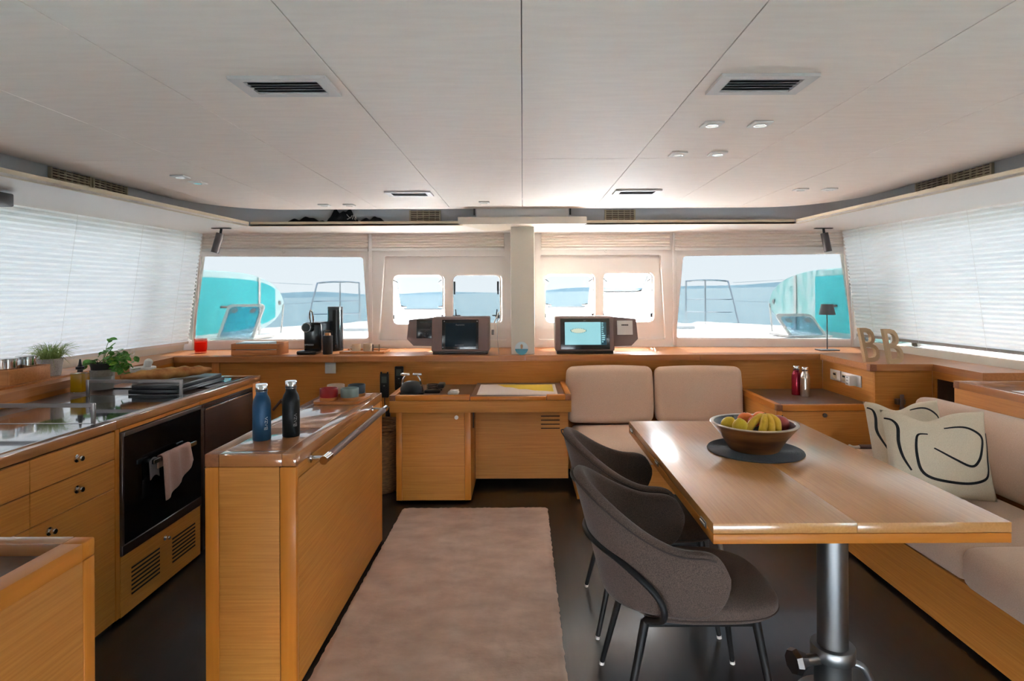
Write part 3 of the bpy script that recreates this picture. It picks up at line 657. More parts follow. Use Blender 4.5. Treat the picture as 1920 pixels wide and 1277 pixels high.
D = thing('drawer_cabinet', 'oak galley cabinet with chrome knobbed drawers', 'cabinet', (-2.1, 2.0, 0))
build('carcass', MB().box(-2.42, FX - .02, W0 + .01, 2.645, .0, WF - .002), 'gap', D)
zr = [.025, .60, .735, WF - .006]
ycol = [W0 + .012, 2.187, 2.642]
zr = [.025, PX(61.6, 989, FX).z, PX(61.6, 924, FX).z, WF - .006]
for i in range(2):
    for j in range(3):
        d = build('drawer', MB().rbox(FX - .018, FX, ycol[i] + .0015, ycol[i + 1] - .0015, zr[j] + .002, zr[j + 1] - .002, .0015, 1), 'venY', D)
        zk = zr[j + 1] - .045 if j == 0 else (zr[j] + zr[j + 1]) / 2 + .005
        yk = (ycol[i] + ycol[i + 1]) / 2 if j else ycol[i + 1] - .37
        knob(d, (FX, yk, zk), (1, 0, 0))
build('stile', MB().rbox(FX - .018, FX, 2.644, 2.672, .025, WF - .002, .001, 1), 'trimZ', D)

O = thing('oven', 'black glass built-in oven with steel edging and towel on its handle', 'oven', (-2.1, 3.0, .33))
oy0, oy1 = 2.676, 3.338; oz0 = PX(377, 945, FX).z; oz1 = PX(377, 759, FX).z
build('body', MB().box(-2.35, FX - .012, oy0, oy1, oz0, oz1), 'black', O)
od = build('door_glass', MB().rbox(FX - .011, FX + .008, oy0 + .014, oy1 - .004, oz0 + .048, oz1 - .022, .002, 1), 'ovenglass', O)
build('top_trim', MB().rbox(FX - .011, FX + .011, oy0 + .016, oy1, oz1 - .021, oz1, .002, 1), 'darksteel', O)
build('bottom_trim', MB().rbox(FX - .011, FX + .009, oy0, oy1, oz0, oz0 + .046, .002, 1), 'darksteel', O)
build('side_trim', MB().rbox(FX - .011, FX + .010, oy0, oy0 + .013, oz0 + .047, oz1, .001, 1), 'darksteel', O)
oh0, oh1 = PX(287, 868, FX + .045), PX(367, 829, FX + .045)
ohz = (oh0.z + oh1.z) / 2
build('handle', MB().rbox(FX + .038, FX + .052, oh0.y, oh1.y, ohz - .011, ohz + .011, .003).rbox(FX + .004, FX + .04, oh0.y + .02, oh0.y + .035, ohz - .008, ohz + .008, .002).rbox(FX + .004, FX + .04, oh1.y - .035, oh1.y - .02, ohz - .008, ohz + .008, .002), 'steel', od)
P = thing('vent_panel', 'slotted oak panel with a knob under the oven', 'panel', (FX, 3.0, .02))
vp = build('front_panel', MB().rbox(FX - .018, FX, 2.676, 3.338, .02, oz0 - .004, .0015, 1), 'venY', P)
for c0 in (2.75, 3.07):
    for k in range(7):
        z_ = .09 + k * (oz0 - .16) / 7
        build('slot', MB().box(FX - .004, FX + .0006, c0, c0 + .215, z_, z_ + .009), 'gap', P)
knob(P, (FX, 3.005, oz0 - .05), (1, 0, 0), .010)
build('head_rail', MB().rbox(FX - .018, FX, 2.676, 3.338, oz1 + .003, WF - .002, .001, 1), 'trimY', P)

Fg = thing('refrigerator', 'brown steel fronted fridge at the end of the galley', 'fridge', (-2.1, 3.65, 0))
fy0, fy1 = 3.345, 3.985
build('body', MB().box(-2.40, FX - .012, fy0, fy1, .03, WF - .01), 'black', Fg)
build('frame', MB().rbox(FX - .011, FX + .004, fy0, fy0 + .03, .03, .86, .002).rbox(FX - .011, FX + .004, fy1 - .014, fy1, .03, .86, .002).rbox(FX - .011, FX + .004, fy0, fy1, .842, .862, .002), 'fridge', Fg)
fd = build('door', MB().rbox(FX - .011, FX + .009, fy0 + .034, fy1 - .017, .05, .828, .003), 'fridge', Fg)
build('grip', MB().rbox(FX + .002, FX + .013, fy0 + .036, fy1 - .02, .828, .837, .002), 'steel', fd)
build('end_post', MB().rbox(-1.90, FX, 3.99, W1 - .004, .0, WF - .002, .004), 'trimZ', Fg)
build('head_rail', MB().rbox(FX - .018, FX, fy0, fy1, .866, WF - .002, .001, 1), 'trimY', Fg)
build('back_panel', MB().box(-2.75, -1.90, 4.07, 4.10, 0, WF - .002), 'venX', Fg)

# foreground unit
U = thing('low_cabinet', 'oak cabinet with sunken brown top close to the camera', 'cabinet', (-1.4, 1.0, 0))
ux0, ux1, uy0, uy1, uz = -1.95, -1.026, .32, 1.405, .92
slab(U, ux1 - .05, ux1, uy0, uy1 - .0405, uz - .042, uz, 'trimY', 'rim_board')
slab(U, ux0, ux1 - .0505, uy1 - .04, uy1, uz - .042, uz, 'topX', 'rim_board')
slab(U, ux1 - .05, ux1, uy1 - .04, uy1, uz - .042, uz + .0004, 'trimX', 'corner_block', .005)
slab(U, ux0, ux1 - .05, uy0, uy1 - .04, uz - .05, uz - .028, 'brownlam', 'sunken_top')
slab(U, ux1 - .035, ux1 - .001, uy1 - .035, uy1 - .001, .0, uz - .043, 'trimZ', 'post')
slab(U, ux1 - .02, ux1 - .003, uy0, uy1 - .0365, .0, uz - .043, 'venY', 'side_panel', .001)
slab(U, ux0, ux1 - .036, uy1 - .02, uy1 - .003, .0, uz - .043, 'venX', 'back_panel', .001)
slab(U, ux0, ux1 - .03, uy0, uy0 + .02, .0, uz - .052, 'venX', 'front_panel', .001)

# ---- chart table
K = thing('chart_table', 'oak chart table with brown sunken top under the front ledge', 'desk', (-.3, 4.45, 0))
kx0, kx1, ky0, ky1, kz = -.945, .34, 4.14, 4.778, .775
slab(K, kx0, kx1, ky0 + .002, ky0 + .02, .652, .734, 'venX', 'apron', .002)
slab(K, kx0 + .002, kx0 + .02, ky0 + .022, ky1, .652, .734, 'venY', 'apron', .002)
slab(K, kx1 - .02, kx1 - .002, ky0 + .022, ky1, .652, .734, 'venY', 'apron', .002)
slab(K, kx0, kx0 + .04, ky0 + .041, ky1, .735, kz, 'trimY', 'rim_board')
slab(K, kx1 - .04, kx1, ky0 + .041, ky1, .735, kz, 'trimY', 'rim_board')
slab(K, kx0, kx0 + .04, ky0, ky0 + .04, .735, kz, 'endgrain', 'corner_block')
slab(K, kx1 - .04, kx1, ky0, ky0 + .04, .735, kz, 'endgrain', 'corner_block')
slab(K, kx0 + .0405, -.378, ky0, ky0 + .04, .735, kz, 'trimX', 'rim_board', .006)
slab(K, .165, kx1 - .0405, ky0, ky0 + .04, .735, kz, 'trimX', 'rim_board', .006)
slab(K, -.374, .162, ky0 - .002, ky0 + .02, .735, kz - .012, 'trimX', 'lid_front', .004)
slab(K, kx0 + .0405, -.378, ky0 + .0405, ky1, .73, .752, 'brownlam', 'tray')
slab(K, -.374, kx1 - .0405, ky0 + .0205, ky1, .735, .762, 'brownlam', 'lid', .002)
# cabinet below and knee panel
KC = thing('chart_table_cabinet', 'oak cupboard with one round lock under the chart table', 'cabinet', (-.63, 4.45, 0))
build('carcass', MB().box(-.90, -.385, 4.195, 4.777, .05, .650), 'venZ', KC)
slab(KC, -.905, -.865, 4.172, 4.194, .022, .650, 'trimZ', 'stile')
slab(KC, -.418, -.374, 4.172, 4.777, .022, .650, 'trimZ', 'stile')
dr = slab(KC, -.8635, -.4195, 4.174, 4.194, .022, .650, 'venX', 'door', .001)
build('lock', MB().cyl((-.475, 4.174, .612), (-.475, 4.165, .612), .014, n=20).cyl((-.475, 4.166, .612), (-.475, 4.162, .612), .009, n=16), 'whiteplastic', dr)
build('plinth', MB().box(-.89, -.40, 4.22, 4.7, 0, .022), 'gap', KC)
build('hook_plate', MB().rbox(-.373, -.366, 4.32, 4.36, .50, .64, .003), 'black', KC)
KP = build('knee_panel', MB().rbox(-.373, .348, 4.55, 4.57, .055, .650, .001, 1), 'venX'); tag(KP, 'oak knee panel with black vent slots below the chart', 'panel')
for k in range(4):
    z_ = PY(1030, 803 - k * 7.6, 4.55).z
    build('slot', MB().box(.137, .283, 4.5485, 4.5515, z_ - .0035, z_ + .0035), 'gap', KP)

# ---- settee at the back
def cushion(nm, x0, x1, y0, y1, z0, z1, par=None, r=.05, puff=.012, mtx=None, label=None):
    bm = bmesh.new(); bmesh.ops.create_cube(bm, size=1)
    for v in bm.verts: v.co = Vector(((x0 + x1) / 2 + v.co.x * (x1 - x0), (y0 + y1) / 2 + v.co.y * (y1 - y0), (z0 + z1) / 2 + v.co.z * (z1 - z0)))
    bmesh.ops.bevel(bm, geom=bm.edges[:], offset=r, segments=4, profile=.5, affect='EDGES')
    bmesh.ops.subdivide_edges(bm, edges=[e_ for e_ in bm.edges if e_.calc_length() > .15], cuts=8, use_grid_fill=True)
    c = Vector(((x0 + x1) / 2, (y0 + y1) / 2, (z0 + z1) / 2)); h = Vector(((x1 - x0) / 2, (y1 - y0) / 2, (z1 - z0) / 2))
    for v in bm.verts:
        q = [(v.co[i] - c[i]) / h[i] for i in range(3)]
        for i in range(3):
            a, b = q[(i + 1) % 3], q[(i + 2) % 3]
            v.co[i] += q[i] * puff * max(0, 1 - a * a) * max(0, 1 - b * b) * (1 if abs(q[i]) > .5 else 0)
    return build(nm, MB().bm(bm, mtx), 'cush', par, angle=180)
St = thing('settee', 'oak settee base with taupe seat along the front panelling', 'sofa', (1.06, 4.45, 0))
build('base', MB().rbox(.42, 1.748, 4.205, 4.777, .045, .262, .002, 1), 'venX', St)
slab(St, .382, .4195, 4.19, 4.777, .02, .262, 'trimZ', 'corner_post')
build('front_board', MB().rbox(.4215, 1.748, 4.19, 4.204, .02, .262, .002, 1), 'venX', St)
build('plinth', MB().box(.40, 1.74, 4.24, 4.7, 0, .02), 'gap', St)
cushion('seat_cushion', .372, 1.728, 4.15, 4.74, .264, .440, St, .06, .02)
tilt = Matrix.Translation((0, 4.70, .45)) @ Matrix.Rotation(math.radians(-6), 4, 'X') @ Matrix.Translation((0, -4.70, -.45))
o = cushion('back_cushion', .352, 1.026, 4.60, 4.725, .464, .898, None, .045, .014, tilt); tag(o, 'taupe back cushion of the front settee nearer the chart table', 'cushion', 'settee back cushions')
o = cushion('back_cushion', 1.056, 1.735, 4.60, 4.725, .464, .892, None, .045, .014, tilt); tag(o, 'taupe back cushion of the front settee nearer the corner cabinet', 'cushion', 'settee back cushions')

# ---- corner cabinet
Q = thing('corner_cabinet', 'low oak corner cabinet with brown top holding two bottles', 'cabinet', (2.1, 4.4, 0))
qx0, qx1, qy0, qy1, qz = 1.752, 2.438, 4.05, 4.777, .712
slab(Q, qx0 + .041, qx1, qy0, qy0 + .04, qz - .042, qz, 'trimX', 'rim_board')
slab(Q, qx0, qx0 + .04, qy0 + .041, qy1, qz - .042, qz, 'trimY', 'rim_board')
slab(Q, qx0, qx0 + .04, qy0, qy0 + .04, qz - .042, qz, 'endgrain', 'corner_block')
slab(Q, qx0 + .041, qx1, qy0 + .041, qy1, qz - .03, qz - .008, 'brownlam', 'sunken_top')
slab(Q, qx0 + .001, qx0 + .036, qy0 + .001, qy0 + .035, .0, qz - .043, 'trimZ', 'post')
slab(Q, qx0 + .003, qx0 + .02, qy0 + .037, qy1, .0, qz - .043, 'venY', 'side_panel', .001)
build('carcass', MB().box(qx0 + .021, qx1, qy0 + .03, qy1, .02, qz - .045), 'gap', Q)
dr = slab(Q, qx0 + .0375, qx1 - .002, qy0 + .004, qy0 + .022, .03, qz - .046, 'venX', 'door', .001)
kp = PY(1547, 779, qy0); build('lock', MB().cyl((kp.x, qy0 + .004, kp.z), (kp.x, qy0 - .003, kp.z), .015, n=20), 'darksteel', dr)

# ---- sofa on the right
R_ = thing('sofa', 'long oak based sofa with taupe seat cushions on the right', 'sofa', (2.3, 2.3, 0))
build('base', MB().rbox(1.843, 2.62, .55, 3.98, .02, .272, .002, 1), 'venY', R_)
build('plinth', MB().box(1.88, 2.6, .55, 3.98, 0, .02), 'gap', R_)
cushion('seat_cushion', 1.795, 2.44, .60, 2.432, .274, .452, R_, .055, .025)
cushion('seat_cushion', 1.815, 2.44, 2.438, 3.97, .274, .440, R_, .055, .018)
tl = Matrix.Translation((2.45, 0, .44)) @ Matrix.Rotation(math.radians(5), 4, 'Y') @ Matrix.Translation((-2.45, 0, -.44))
cushion('backrest', 2.42, 2.575, .60, 3.70, .445, .838, R_, .05, .014, tl)
Lk = thing('locker', 'oak locker with pale sunken lid behind the right sofa backrest', 'cabinet', (2.9, 2.1, 0))
lx0, lx1, ly0, ly1, lz = 2.64, 3.21, .5, 3.60, .945
slab(Lk, lx0, lx0 + .045, ly0, ly1 - .046, lz - .044, lz, 'topY', 'rim_board')
slab(Lk, lx0 + .046, lx1, ly1 - .045, ly1, lz - .044, lz, 'topX', 'rim_board')
slab(Lk, lx0, lx0 + .045, ly1 - .045, ly1, lz - .044, lz, 'endgrain', 'corner_block')
slab(Lk, lx0 + .046, lx1, ly0, ly1 - .046, lz - .06, lz - .03, 'topY', 'sunken_top')
slab(Lk, lx0 + .10, lx1 - .03, 1.6, 3.33, lz - .029, lz - .017, 'whiteplastic', 'lid', .004)
slab(Lk, lx0 + .004, lx0 + .02, ly0, ly1 - .002, 0.0, lz - .045, 'venY', 'side_panel', .001)
slab(Lk, lx0 + .022, lx1, ly1 - .018, ly1 - .002, 0.0, lz - .045, 'venX', 'end_panel', .001)

# ---- rug
rg = MB(); random.seed(8); nx, ny = 60, 120; vs = []
for i in range(nx + 1):
    for j in range(ny + 1):
        x = -.835 + 1.0 * i / nx; y = 1.45 + 2.6 * j / ny; ed = min(i, nx - i, j, ny - j)
        vs.append((x + (random.uniform(-.003, .003) if ed == 0 else 0), y + (random.uniform(-.004, .004) if ed == 0 else 0), (.006 if ed == 0 else .022) + random.uniform(-.0022, .0022) * (ed > 0)))
k0 = len(vs)
rg.add(vs, [(i * (ny + 1) + j, (i + 1) * (ny + 1) + j, (i + 1) * (ny + 1) + j + 1, i * (ny + 1) + j + 1) for i in range(nx) for j in range(ny)])
rg.box(-.833, .163, 1.453, 4.047, .001, .006)
o = build('rug', rg, 'rug', angle=180, org=(-.335, 2.75, 0)); tag(o, 'plush beige rug on the dark floor between console and table', 'rug')

# ================================================================== SMALL THINGS
def hz(px_y0, px_y1, Y): return (px_y1 - px_y0) / FPX * Y
# ---- drinking bottles
def strokes_baza():
    B = [[(0, 0), (0, 1)], [(0, 1), (.42, .95), (.48, .78), (.36, .6), (.05, .54)], [(.05, .54), (.45, .47), (.58, .25), (.45, .04), (0, 0)]]
    A = lambda o: [[(o, 0), (o + .3, .8), (o + .6, 0)]]
    Z = lambda o: [[(o, .8), (o + .5, .8), (o, 0), (o + .5, 0)]]
    return B + A(.75) + Z(1.5) + A(2.15)
def bottle(px, py, z, h, r, body, lab, text=None, grp='slim drinking bottles', label_ang=.5):
    p = PZ(px, py, z); t = thing('drinking_bottle', lab, 'bottle', p, group=grp)
    prof = [(0, 0), (.93, 0), (1, .012), (1, .60), (.985, .65), (.93, .70), (.84, .745), (.70, .785), (.62, .81), (.60, .83), (.60, .872), (0, .872)]
    build('body', MB().lathe([(a * r, b * h) for a, b in prof], n=40), body, t, local=True)
    build('collar', MB().lathe([(.60 * r, .868 * h), (.66 * r, .868 * h), (.66 * r, .875 * h), (.62 * r, .878 * h)], n=32), 'chrome', t, local=True)
    build('gasket', MB().lathe([(.60 * r, .876 * h), (.65 * r, .878 * h), (.65 * r, .905 * h), (.60 * r, .907 * h)], n=32), 'black', t, local=True)
    build('cap', MB().lathe([(.60 * r, .906 * h), (.66 * r, .908 * h), (.665 * r, .99 * h), (.63 * r, h), (0, h)], n=32), 'chrome', t, local=True)
    if text:
        a0 = math.atan2(-p.y, -p.x) + label_ang; s_ = .0135; mb = MB(); rr_ = r * 1.004
        for st in strokes_baza():
            mb.tube([(rr_ * math.cos(a0 - (b - .4) * s_ / r), rr_ * math.sin(a0 - (b - .4) * s_ / r), h * .20 + a * s_ * 1.35) for a, b in st], .0009, 6, flat=1)
        build('lettering', mb, text, t, local=True)
    return t
M['navy'] = mat('navy_bottle', srgb(14, 62, 96), .42, spec=.5, metal=.2)
M['matteblack'] = mat('matte_black_bottle', srgb(9, 11, 15), .42, spec=.3)
M['crimson'] = mat('crimson_bottle', srgb(136, 20, 44), .25, metal=.5)
M['brushed'] = noisy('brushed_bottle', (.50, .45, .40), (.58, .53, .47), (40, 40, 3), .28, .02, metal=1)
M['silverprint'] = mat('silver_print', (.55, .55, .56), .5)
bottle(491, 824, .90, .228, .0355, 'navy', 'dark blue metal bottle with silver lid on the console', 'silverprint')
bottle(546, 817, .90, .232, .0350, 'matteblack', 'black metal bottle with silver lid on the console', 'silverprint')
bottle(1493, 740, .704, .222, .0335, 'crimson', 'dark red metal bottle on the corner cabinet')
bottle(1509.5, 743, .704, .222, .0340, 'brushed', 'plain brushed steel bottle on the corner cabinet')

# ---- cups on a wooden tray
TC = Vector((-1.007, 3.275, .9005))
tr = build('cup_tray', MB().prism(rpoly([(TC.x - .135, TC.y - .115), (TC.x + .115, TC.y - .125), (TC.x + .135, TC.y + .115), (TC.x - .115, TC.y + .125)], .04), 'Z', .9005, .914), 'boxwood', org=TC); tag(tr, 'small wooden tray holding four round cups on the console', 'tray')
def cup(x, y, col, lab):
    t = thing('cup', lab, 'cup', (x, y, .9145), group='round cups on the console tray')
    build('body', MB().lathe([(0, .018), (.047, .018), (.048, .022), (.048, .064), (.0465, .066), (.045, .064), (.044, .026), (0, .022)], n=40), mat('glaze_' + lab.split()[0], col, .35), t, local=True)
    build('wooden_base', MB().lathe([(0, 0), (.046, 0), (.0485, .003), (.0485, .0175), (0, .0175)], n=40), 'boxwood', t, local=True)
cup(TC.x - .057, TC.y - .062, srgb(150, 24, 30), 'red glazed cup on the console tray')
cup(TC.x + .057, TC.y - .062, srgb(122, 138, 134), 'grey-green glazed cup on the console tray')
cup(TC.x - .058, TC.y + .062, srgb(206, 178, 154), 'cream glazed cup behind the red cup')
cup(TC.x + .060, TC.y + .062, srgb(56, 66, 74), 'charcoal glazed cup behind the grey-green cup')

# ---- placemat, bowl, fruit
bx, by = 1.10, 2.80
M['mat'] = noisy('slate_woven_mat', srgb(46, 50, 58), srgb(70, 74, 82), (500, 500, 500), .7, .4, 2)
prof = [(0, .0)]; n = 44
prof = [(0.0, .005)] + [(.219 * i / (n * 2), .0052 + (.0022 if i % 2 else 0)) for i in range(1, n * 2)] + [(.219, .003), (.218, .0005), (0, .0005)]
o = build('placemat', MB().lathe(prof, (bx + .005, by, .74), 72), 'mat', org=(bx, by, .74), angle=80); tag(o, 'round dark woven placemat under the fruit bowl', 'placemat')
bz = .7475
Bw = thing('fruit_bowl', 'flared wooden bowl full of fruit on the dining table', 'bowl', (bx, by, bz))
M['bowlwood'] = noisy('mango_wood', srgb(92, 54, 30), srgb(166, 112, 66), (3, 3, 22), .42, .05, 5, .001, .32, .68, coat=.25)
M['bowlin'] = mat('grey_lacquer', srgb(82, 84, 88), .3, coat=.4)
M['bowlrim'] = noisy('rim_sheen_wood', srgb(170, 158, 140), srgb(188, 176, 158), (30, 30, 30), .3)  # rim colour made paler in place of its bluish reflection
build('outside', MB().lathe([(0, 0), (.108, 0), (.114, .004), (.150, .062), (.1985, .122)], n=64), 'bowlwood', Bw, local=True)
build('rim', MB().lathe([(.1985, .122), (.2005, .126), (.1985, .1275), (.1835, .1275), (.182, .125)], n=64), 'bowlrim', Bw, local=True)
build('inside', MB().lathe([(.1825, .1255), (.150, .075), (.115, .030), (.08, .018), (0, .016)], n=64), 'bowlin', Bw, local=True)
def fruit_ball(nm, px, py, Y, r, m, lab, sq=(1, 1, .95), stem=None, rot=0, tip=0, grp=None):
    p = PY(px, py, Y); t = thing(nm, lab, nm.split('_')[-1] if nm != 'red_apple' else 'apple', p, group=grp)
    def f(u, v):
        th = v * PI; a = u * 2 * PI; rr = r * (1 - .06 * math.exp(-(th / .35) ** 2)); z = math.cos(th)
        q = Vector((rr * math.sin(th) * math.cos(a) * sq[0], rr * math.sin(th) * math.sin(a) * sq[1], rr * z * sq[2]))
        if tip: q.z += tip * r * (math.exp(-(th / .3) ** 2) - .8 * math.exp(-((PI - th) / .25) ** 2))
        return Matrix.Rotation(rot, 3, 'Y') @ q
    build('skin', MB().grid(f, 28, 18, cu=True), m, t, local=True, angle=180)
    if stem:
        s0 = Matrix.Rotation(rot, 3, 'Y') @ Vector((0, 0, r * sq[2] * (.93 + tip)))
        build('stem', MB().cyl(s0, s0 * 1.12, r * .09, r * .06, 8), stem, t, local=True)
M['lemon'] = noisy('lemon_skin', srgb(214, 176, 26), srgb(226, 192, 40), (250, 250, 250), .45, .3)
M['orange'] = noisy('orange_skin', srgb(222, 104, 14), srgb(232, 118, 22), (300, 300, 300), .45, .35)
M['tangerine'] = noisy('tangerine_skin', srgb(214, 66, 18), srgb(226, 80, 24), (300, 300, 300), .4, .3)
M['appleskin'] = noisy('apple_skin', srgb(120, 22, 40), srgb(170, 72, 60), (14, 14, 8), .3, 0, coat=.2)
M['stem'] = mat('fruit_stem', srgb(62, 54, 26), .8)
fruit_ball('lemon', 1366, 797, 2.80, .036, 'lemon', 'yellow lemon at the left edge of the fruit bowl', (1, 1, 1.12), 'stem', .5, .12, 'fruit in the bowl')
fruit_ball('lemon', 1388, 801, 2.72, .036, 'lemon', 'pointed lemon at the front beside the bananas', (1, 1, 1.08), None, -.1, .2, 'fruit in the bowl')
fruit_ball('orange', 1398.5, 788, 2.83, .040, 'orange', 'big orange in the middle of the fruit bowl', (1, 1, .95), 'stem', 0, 0, 'fruit in the bowl')
fruit_ball('orange', 1425, 785, 2.90, .037, 'orange', 'orange half hidden behind the banana stalk', (1, 1, .95), None, 0, 0, 'fruit in the bowl')
fruit_ball('tangerine', 1413, 791.5, 2.77, .026, 'tangerine', 'small red-orange tangerine behind the nearest banana', (1, 1, .9), None, .4, 0, 'fruit in the bowl')
fruit_ball('tangerine', 1369, 803, 2.79, .022, 'tangerine', 'small tangerine low against the near left rim of the bowl', (1, 1, .85), None, 0, 0, 'fruit in the bowl')
fruit_ball('red_apple', 1462, 795.5, 2.83, .046, 'appleskin', 'dark red apple at the right of the fruit bowl', (1, 1, .95), 'stem', .3, 0, 'fruit in the bowl')
Bn = thing('banana_bunch', 'bunch of ripe yellow bananas at the front of the fruit bowl', 'banana', PY(1436, 805, 2.72), group='fruit in the bowl')
M['banana'] = noisy('banana_peel', srgb(204, 158, 26), srgb(222, 182, 44), (40, 40, 40), .5, .03)
top = PY(1434, 780, 2.78)
for (ex, ey, eY, sg) in ((1398, 811, 2.70, -.012), (1428, 814, 2.665, -.004), (1445, 814, 2.67, .004), (1458, 811, 2.69, .012)):
    e_ = PY(ex, ey, eY); mid = (top + e_) / 2 + Vector((sg * 1.2 + .004, -.012, .016)); pts = smooth_path([top, top * .72 + mid * .28 + Vector((0, -.002, .006)), mid, e_ * .65 + mid * .35 + Vector((0, -.004, .002)), e_], 5); nn = len(pts)
    rad = [.0065 + .0125 * min(1, max(0, (i / nn - .1) / .2)) * (1 if i < nn * .8 else max(.3, 1 - (i / nn - .8) / .28)) for i in range(nn)]
    build('banana', MB().tube(pts, rad, 7), 'banana', Bn, angle=60)
build('stalk', MB().tube([tuple(top + Vector((0, 0, -.004))), tuple(top + Vector((-.003, .004, .012)))], [.013, .009], 8), 'stem', Bn)

# ---- pillows with brush lines
def pillow(c, rz, lean, w_, h_, th, lines, lab):
    t = thing('throw_pillow', lab, 'pillow', c, 0, 'throw pillows on the sofa')
    R = Matrix.Rotation(rz, 4, 'Z') @ Matrix.Rotation(lean, 4, 'X')
    def srf(a, b, side, lift=0):
        pin = 1 - .055 * (1 - a * a) - .0; pv = 1 - .055 * (1 - b * b)
        x = a * w_ / 2 * (1 - .06 * (1 - b * b) * abs(a) ** 3); z = b * h_ / 2 * (1 - .06 * (1 - a * a) * abs(b) ** 3)
        if b > 0: z -= .10 * h_ * b ** 2 * math.exp(-((a + .15) / .38) ** 2)
        d = th / 2 * (max(0, 1 - abs(a) ** 2.6) ** .55) * (max(0, 1 - abs(b) ** 2.6) ** .55)
        d *= 1 - .35 * math.exp(-((a + .15) / .3) ** 2) * max(0, b) ** 1.5
        return R @ Vector((x, side * (d + lift), z + h_ / 2))
    n = 30
    mb = MB()
    for side in (-1, 1): mb.grid(lambda u, v: srf(u * 2 - 1, v * 2 - 1, side), n, n)
    bm = bmesh.new(); me = bpy.data.meshes.new('tmp'); me.from_pydata(mb.v, [], mb.f); bm.from_mesh(me); bpy.data.meshes.remove(me); bmesh.ops.remove_doubles(bm, verts=bm.verts[:], dist=.0004)
    build('cover', MB().bm(bm), 'pillow', t, local=True, angle=180)
    for ln in lines:
        pts = smooth_path([(a, b, 0) for a, b in ln], 7); pr = MB(); m = len(pts); vs = []
        for i, p in enumerate(pts):
            q = pts[min(i + 1, m - 1)] - pts[max(i - 1, 0)]; q.normalize(); wd = .030 * (.55 + .45 * math.sin(PI * (i + .5) / m))
            for s_ in (-1, 1):
                a = max(-.985, min(.985, p.x - q.y * wd * s_)); b = max(-.985, min(.985, p.y + q.x * wd * s_)); vs.append(srf(a, b, -1, .0012))
        pr.add(vs, [(2 * i, 2 * i + 1, 2 * i + 3, 2 * i + 2) for i in range(m - 1)])
        build('printed_line', pr, 'ink', t, local=True, angle=180)
fa = lambda L: [((x - 1673) / 177 * 2 - 1, 1 - (y - 775) / 172 * 2) for x, y in L]
pillow((2.075, 2.90, .458), math.radians(-6), math.radians(-13), .50, .44, .15, [fa(L) for L in (
    [(1675, 792), (1686, 795), (1692, 808), (1689, 838), (1693, 865), (1704, 890)],
    [(1739, 817), (1723, 820), (1717, 835), (1715, 860), (1719, 888), (1735, 903), (1770, 911), (1800, 912), (1826, 904), (1835, 890), (1838, 866), (1843, 840), (1844, 818)],
    [(1768, 804), (1800, 806), (1820, 815), (1831, 827), (1828, 845), (1818, 868), (1802, 880), (1775, 867), (1744, 847)])], 'beige pillow with black brush lines in front on the right sofa')
fb = lambda L: [((x - 1640) / 146 * 2 - 1, 1 - (y - 768) / 152 * 2) for x, y in L]
pillow((2.18, 3.27, .45), math.radians(4), math.radians(-15), .45, .43, .15, [fb(L) for L in (
    [(1642, 781), (1649, 786), (1650, 800), (1647, 825), (1652, 845), (1664, 872)], [(1672, 795), (1669, 825), (1673, 862)], [(1720, 778), (1748, 783), (1765, 795), (1772, 806), (1774, 830)])], 'beige pillow with black lines partly hidden behind the other pillow')

# ---- instrument pods on the ledge
def pod(x0, x1, y0, sx0, sx1, left, lab, lit):
    Yf = 4.82; a, b = PY(x0, y0, Yf), PY(x1, 664, Yf); z0 = .9905; z1 = a.z
    t = thing('instrument_pod', lab, 'display', ((a.x + b.x) / 2, Yf + .1, z0))
    sh = Matrix.Identity(4); sh[1][2] = .14; SHM = Matrix.Translation((0, Yf, z0)) @ sh @ Matrix.Translation((0, -Yf, -z0))
    build('housing', MB().rbox(a.x, b.x, Yf, Yf + .2, z0 + .022, z1, .014, 3, SHM), 'pod', t)
    build('foot', MB().rbox(a.x + .012, b.x - .012, Yf + .006, Yf + .19, z0, z0 + .024, .003, 1), 'black', t)
    s0, s1 = PY(sx0, 598, Yf), PY(sx1, 650, Yf)
    xo = s0.x if left else s1.x; xi = (a.x + .01) if left else (b.x - .01)
    zc0 = s1.z + .0; zt = z1 - .006
    pts = [(xi, zc0 + .0), (xo + (.05 if left else -.05), zc0 + .004), (xo - (.006 if left else -.006), zc0 + .06), (xo + (.006 if left else -.006), zt - .018), (xi, zt)]
    build('wing_housing', MB().prism(pts, 'Y', Yf + .03, Yf + .17).xf(SHM), 'pod', t, angle=25)
    return t, SHM, Yf, a, b
def face(SHM, Yf, x0, x1, y0, y1, d=.004, dy=0, r=.004):
    p, q = PY(x0, y0, Yf + dy), PY(x1, y1, Yf + dy)
    return MB().rbox(p.x, q.x, Yf + dy - d, Yf + dy + .001, q.z, p.z, r, 2, SHM)
t, SH1, Yf, a, b = pod(808, 917, 595, 762, 808, True, 'taupe instrument pod with dark switched-off screens left of the pillar', False)
sc = build('screen', face(SH1, Yf, 828, 897, 600, 655), 'blackgloss', t); build('display', face(SH1, Yf - .004, 834, 892, 606, 650, .001), 'screen', sc)
for x_, y_ in ((832, 603), (894, 603), (830, 651.5), (893, 651.5)):
    p = PY(x_, y_, Yf - .004); build('screw', MB().cyl((p.x, Yf - .006, p.z), (p.x, Yf - .003, p.z), .005, n=12).xf(SH1), 'greyplastic', sc)
p = PY(862, 609.5, Yf); build('lettering', text_mb('Raymarine', .017, .0004).xf(SH1 @ Matrix.Translation((p.x, Yf - .0056, p.z)) @ FRONT), 'greyplastic', sc)
p = PY(861, 647.5, Yf); build('lettering', text_mb('RAYMARINE', .013, .0004).xf(SH1 @ Matrix.Translation((p.x, Yf - .0056, p.z)) @ FRONT), 'greyplastic', sc)
